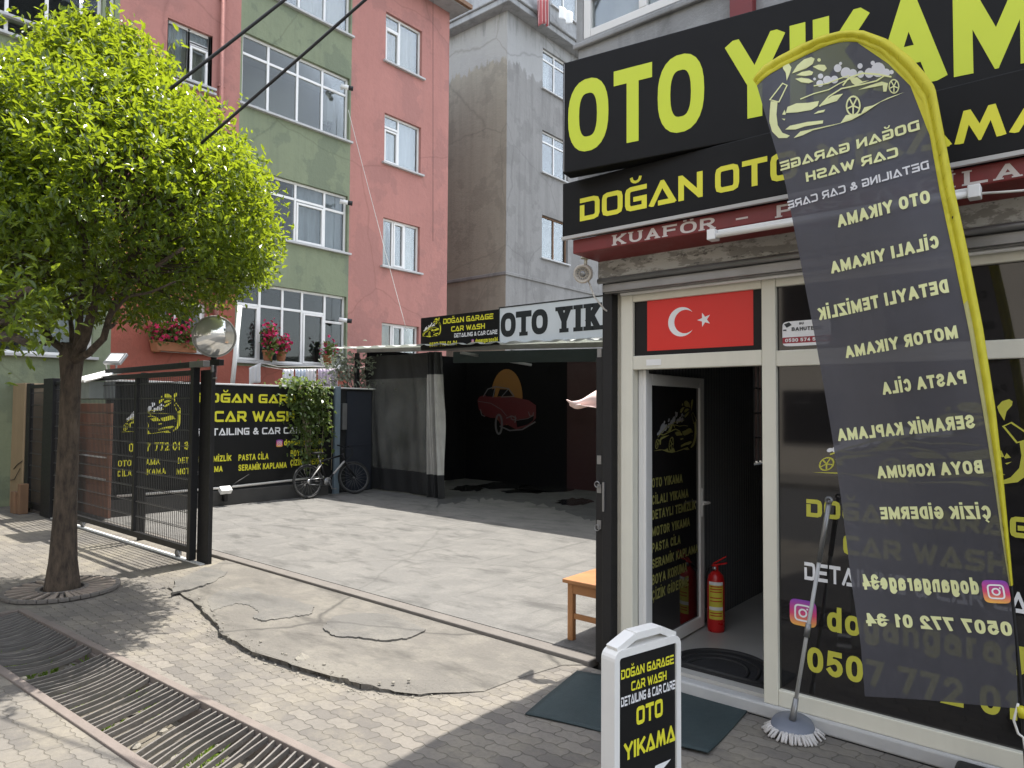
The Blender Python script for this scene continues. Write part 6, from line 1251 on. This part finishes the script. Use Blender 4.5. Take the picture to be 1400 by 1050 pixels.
# crown: leafy twigs filling a dome traced from the photograph, with hollows
cc = TP(150, 262, .1); RX, RZt, RZb = 1.98, cc.z*0+2.28, .62
tw = []; rng = np.random.default_rng(5)
lob = [(rng.uniform(0, 6.28), rng.uniform(.1, 1.), rng.uniform(.06, .17), rng.uniform(.25, .5)) for _ in range(34)]
PROF = [(5, 26), (25, 62), (60, 96), (90, 122), (160, 180), (210, 210), (265, 236), (300, 250), (340, 244), (385, 196), (412, 120), (425, 60)]   # height against half width, read off the photograph
zz_ = [TP(130, y+(34 if y < 140 else 22 if y < 250 else 6)).z for y, h in PROF][::-1]; hh_ = [h/950*(6.1 if y < 150 else 6.6) for y, h in PROF][::-1]
cc = Vector(TP(130, 262, .1)); Zr = (zz_[0], zz_[-1])
while len(tw) < 5800:
    z = rng.uniform(*Zr); Rz = float(np.interp(z, zz_, hh_))
    if rng.uniform() > Rz/1.85: continue
    a = rng.uniform(0, 2*math.pi); rr = rng.uniform(0, 1)**.34
    if rr < .4 and z < Zr[1]-.5: continue
    zt = (z-Zr[0])/(Zr[1]-Zr[0])
    if zt < .13 and rng.uniform() < .55: continue
    k = 1.
    for i, (la, lz, lam, lw) in enumerate(lob):
        da = (a-la+math.pi) % (2*math.pi)-math.pi; d2 = (da/lw)**2+((zt-lz)/(lw*.45))**2
        if d2 < 4: k += (lam if i % 3 else -lam*1.3)*math.exp(-d2)
    p = np.array([math.cos(a)*Rz*rr*k, math.sin(a)*Rz*rr*k*.95, z-cc.z]); v = np.array([math.cos(a), math.sin(a), 1.1*(zt-.3)]); tw.append((p, v/np.linalg.norm(v)))
for i in range(150):                                                 # longer shoots sprouting out of the head
    p, v = tw[rng.integers(0, len(tw))]
    if p[2] > -.2: tw.append((p+v*rng.uniform(.1, .28)*np.array([1, 1, 1.3]), v+np.array([0, 0, .8])))
LP, LD = [], []
for p, v in tw:
    d = v*np.array([1, 1, .6])+rng.normal(0, .45, 3)+np.array([0, 0, .35 if v[2] > 0 else -.1]); d /= np.linalg.norm(d); ln = rng.uniform(.16, .32)
    for j in range(11):
        t = j/10.; LP.append(np.array(cc)+p+d*ln*(t-.4)+rng.normal(0, .018, 3)); a = j*2.4; s_ = np.cross(d, [.3, .2, 1.]); s_ /= np.linalg.norm(s_); u_ = np.cross(d, s_)
        LD.append(d*.55+(s_*math.cos(a)+u_*math.sin(a))*.9+np.array([0, 0, -.15]))
m_ = MB(); leaves(m_, np.array(LP), np.array(LD), .071, .44, .22, .22); m_.build('crown', M['leaf'], tr)
m_ = MB()
for p, v in tw[:420]:
    e_ = np.array(cc)+p; s_ = np.array(cc)+p*rng.uniform(.35, .6)+np.array([0, 0, -.35]); m_.tube([s_, (s_+e_)/2+rng.normal(0, .04, 3), e_], [.012, .008, .004], 4, cap=False)
tag(m_.build('twigs', M['bark'], tr), kind=None)
# second tree at the left edge
b1 = AZ(-190, 745); t2 = thing('street_tree', 'second street tree before the cream wall, only its leafy branch tips showing', 'tree', b1)
def T2(x, y, d=0.): p = AY(x, y, b1.y); return p+(p-CAM).normalized()*d
m_ = MB(); m_.tube([b1-VZ*.05, b1+VZ*.3, b1+VZ*1.4, T2(-180, 500)], [.2, .15, .13, .14], 12); m_.build('trunk', M['bark'], t2)
for pts, d in (([(-180, 500), (-90, 470), (-20, 452), (8, 440), (30, 434)], .0), ([(-180, 505), (-100, 420), (-60, 350), (-50, 280)], .3), ([(-20, 452), (5, 460), (22, 462), (34, 468)], -.1), ([(-60, 463), (-10, 430), (20, 405), (40, 396)], -.2)):
    m_ = MB(); n = len(pts); m_.tube([T2(x, y, d*i/n) for i, (x, y) in enumerate(pts)], [.05*(1-.7*i/n) for i in range(n)], 7); m_.build('limb', M['bark'], t2)
c2 = T2(-95, 330); P_2, D_2 = [], []
for k in range(420):
    v = rng.normal(0, 1, 3); v /= np.linalg.norm(v); p = np.array(c2)+v*np.array([1.5, 1.5, 1.15])*rng.uniform(.5, 1)**.5
    for j in range(14): P_2.append(p+rng.normal(0, .1, 3)); D_2.append(v+rng.normal(0, .6, 3))
for (x, y) in ((10, 425), (30, 430), (45, 405), (25, 408), (0, 440), (5, 400), (38, 446)):
    p = np.array(T2(x, y))
    for j in range(60): P_2.append(p+rng.normal(0, .13, 3)); D_2.append(rng.normal(0, 1, 3))
m_ = MB(); leaves(m_, np.array(P_2), np.array(D_2), .085, .42, .22, .3); m_.build('crown', M['leaf'], t2)
# tree grate
tg = thing('tree_grate', 'round concrete tree surround of radial slats at the foot of the tree', 'tree grate', b0)
m_ = MB()
for k in range(40):
    a = 2*math.pi*k/40; u = Vector((math.cos(a), math.sin(a), 0)); s_ = Vector((-u.y, u.x, 0)); r0, r1 = .22, .46; z = .012+.01*math.sin(k*3.1)
    m_.prism([b0+u*r0-s_*.011+VZ*z, b0+u*r1-s_*.026+VZ*z, b0+u*r1+s_*.026+VZ*z, b0+u*r0+s_*.011+VZ*z], VZ*.022)
m_.build('radial_slats', mat('grate_concrete', (.24, .2, .165), .9, .25, 8, .5, 40), tg, bev=.004)
for r0, r1 in ((.185, .225), (.455, .5)):
    m_ = MB()
    for k in range(36):
        a, b = 2*math.pi*k/36, 2*math.pi*(k+.92)/36; m_.prism([b0+Vector((r0*math.cos(a), r0*math.sin(a), .008)), b0+Vector((r1*math.cos(a), r1*math.sin(a), .008)), b0+Vector((r1*math.cos(b), r1*math.sin(b), .008)), b0+Vector((r0*math.cos(b), r0*math.sin(b), .008))], VZ*.03)
    m_.build('ring_stones', M['kerb'], tg, bev=.004)
m_ = MB(); m_.poly([b0+Vector(((.185+random.uniform(-.02, .02))*math.cos(t), (.185+random.uniform(-.02, .02))*math.sin(t), .006)) for t in np.linspace(0, 2*math.pi, 30)[:-1]]); m_.build('soil', M['pit'], tg)
# ================================================================ long drain grate with bent bars
dg = thing('drain_grate', 'long steel drain grate with bent bars set in the pavement', 'drain', (DR[0][0], 1.66, 0))
A0, A1, B0, B1 = [Vector((p[0], p[1], 0)) for p in (DR[1], DR[2], DR[0], DR[3])]
m_ = MB(); m_.bar(A0+VZ*-.02, A1+VZ*-.02, .055, .07); m_.bar(B0+VZ*-.02, B1+VZ*-.02, .055, .07); m_.bar(A0-VZ*.02, B0-VZ*.02, .05, .066); m_.bar(A0-VZ*.11+Vector((0, -.03, 0)), A1-VZ*.11+Vector((0, -.03, 0)), .02, .16); m_.bar(B0-VZ*.11+Vector((0, .03, 0)), B1-VZ*.11+Vector((0, .03, 0)), .02, .16); m_.build('rail', mat('rusty_rail', (.15, .125, .11), .8, .3, 7, .4, 50), dg, bev=.006)
bmt = mat('worn_bar', (.17, .158, .145), .5, .4, 9, .3, 50, .3)
nb = 88
for i in range(nb):
    t = (i+.5)/nb
    if i in (20, 24, 25, 38, 48): continue
    a = A0.lerp(A1, t)+Vector((0, -.03, -.0)); sk = -.02+.27*min(1, max(0, (t-.05)*3)); tb = t+sk*.0; b = B0.lerp(B1, t)+Vector((sk+random.gauss(0, .012), .03, 0)); b.y = B0.lerp(B1, min(max((b.x-B0.x)/(B1.x-B0.x), 0), 1)).y+.03
    sag = .012+.05*max(0, math.sin(t*9.5+.4))*random.uniform(.6, 1.1); bow = random.gauss(.0, .012)+.035*math.sin(t*7)
    pts = [a.lerp(b, s)+Vector((bow*math.sin(math.pi*s), 0, -.012-sag*math.sin(math.pi*s))) for s in np.linspace(0, 1, 8)]
    m_ = MB()
    for k in range(7): m_.bar(pts[k], pts[k+1]+(pts[k+1]-pts[k])*.04, .011, .03)
    m_.build('bar', bmt, dg)
k = 0
for (x, y) in ((12, 908), (128, 912), (100, 962), (160, 938), (218, 970), (135, 1000), (270, 1040), (60, 925), (205, 955)):
    q = AZ(x, y, -.12); m_ = MB(); n = 46; p = np.random.normal(0, 1, (n, 3))*np.array([.06, .05, .008])+np.array([q.x, q.y, -.16]); leaves(m_, p, np.random.normal(0, .5, (n, 3))+np.array([0, 0, 1.1]), .12, .1, .1, .3)
    lab = ('grass tuft nearest the shaded end of the drain', 'grass tuft by the far rail in the first gap of bars', 'grass tuft beside the near rail just past the shaded bars', 'bright grass tuft mid drain beside the missing bars', 'large grass tuft in the middle of the drain', 'grass tuft along the near rail below the large tuft', 'grass tuft at the drain end nearest the pavement sign', 'small grass tuft under the shaded bars', 'bright grass tuft against the far rail')[k]; k += 1
    tag(m_.build('grass_tuft', M['grass'], None, origin=q), lab, 'weed', 'grass tufts growing in the drain')
m_ = MB()
for i in range(170):
    t = random.random(); s = random.random(); p = A0.lerp(A1, t).lerp(B0.lerp(B1, t), s); r = random.uniform(.01, .06); z = -.17
    m_.lathe((p.x, p.y, z), [(0, 0), (r, 0), (r*.8, r*.5), (0, r*.7)], random.choice([5, 6, 7]), (random.gauss(0, .2), random.gauss(0, .2), 1), False)
tag(m_.build('drain_rubble', M['stone'], None), kind='stuff')
for j, ((x, y), sz, lab) in enumerate((((412, 908), .055, 'loose pale stone lying at the broken concrete edge'), ((412, 826), .0, ''), ((895, 992), .02, 'small white stone beside the rubber mat'))):
    if not sz: continue
    q = AZ(x, y); bm = bmesh.new(); bmesh.ops.create_icosphere(bm, subdivisions=2, radius=sz)
    for v in bm.verts: v.co *= random.uniform(.75, 1.15); v.co.z *= .8
    me = bpy.data.meshes.new('stone'); bm.to_mesh(me); bm.free(); me.materials.append(M['stone']); o = bpy.data.objects.new('stone', me); SC.collection.objects.link(o); o.location = q+VZ*sz*.5; tag(o, lab, 'stone')
# ================================================================ overhead cables and thin wires
def cable(name, label, pa, pb, r, sag, mt, ext=.5):
    pa, pb = Vector(pa), Vector(pb); pa = pa+(pa-pb)*ext; m_ = MB(); m_.tube([pa.lerp(pb, t)-VZ*sag*4*t*(1-t) for t in np.linspace(0, 1, 16)], r, 6); tag(m_.build(name, M[mt], None, origin=pa), label, 'cable')
cable('overhead_cable', 'thick black overhead cable running down into the tree crown, the upper one', AY(385, 0, 3.2), TP(214, 136, .1), .014, .02, 'cable', 1.5)
cable('overhead_cable', 'thinner black overhead cable entering the tree crown below the thick one', AY(495, 0, 3.0), TP(275, 196, .0), .011, .02, 'cable', 1.5)
cable('facade_wire', 'thin pale wire slanting down the pink wall to the shelter', AX(476, 150, XP+.12), AX(556, 452, -13.5), .007, .05, 'white_cable', 0)
cable('facade_wire', 'thin grey wire hanging straight down the pink wall near its corner', AX(592, 0, XP+.08), AX(592, 330, XP+.08), .006, .0, 'cable', 0)
# ================================================================ opposite side of the street (seen in the mirror and the glass)
ob = thing('opposite_building', 'cream apartment block across the street', 'building', (-4, -12.2, 0))
WO = Wall('Y', -12.2, -26, 14, 0, 11)
m_ = MB(); m_.box(-26, 14, -20, -12.2, 0, 11); m_.build('wall', mat('opposite_wall', (.5, .45, .38), .85, .15, 1), ob)
m_ = MB()
for x in range(-25, 13, 3):
    for z in (.9, 4., 7.): m_ = MB(); m_.box(x, x+1.6, -12.2, -12.16, z, z+1.5); m_.build('window', M['dark_glass'], ob)
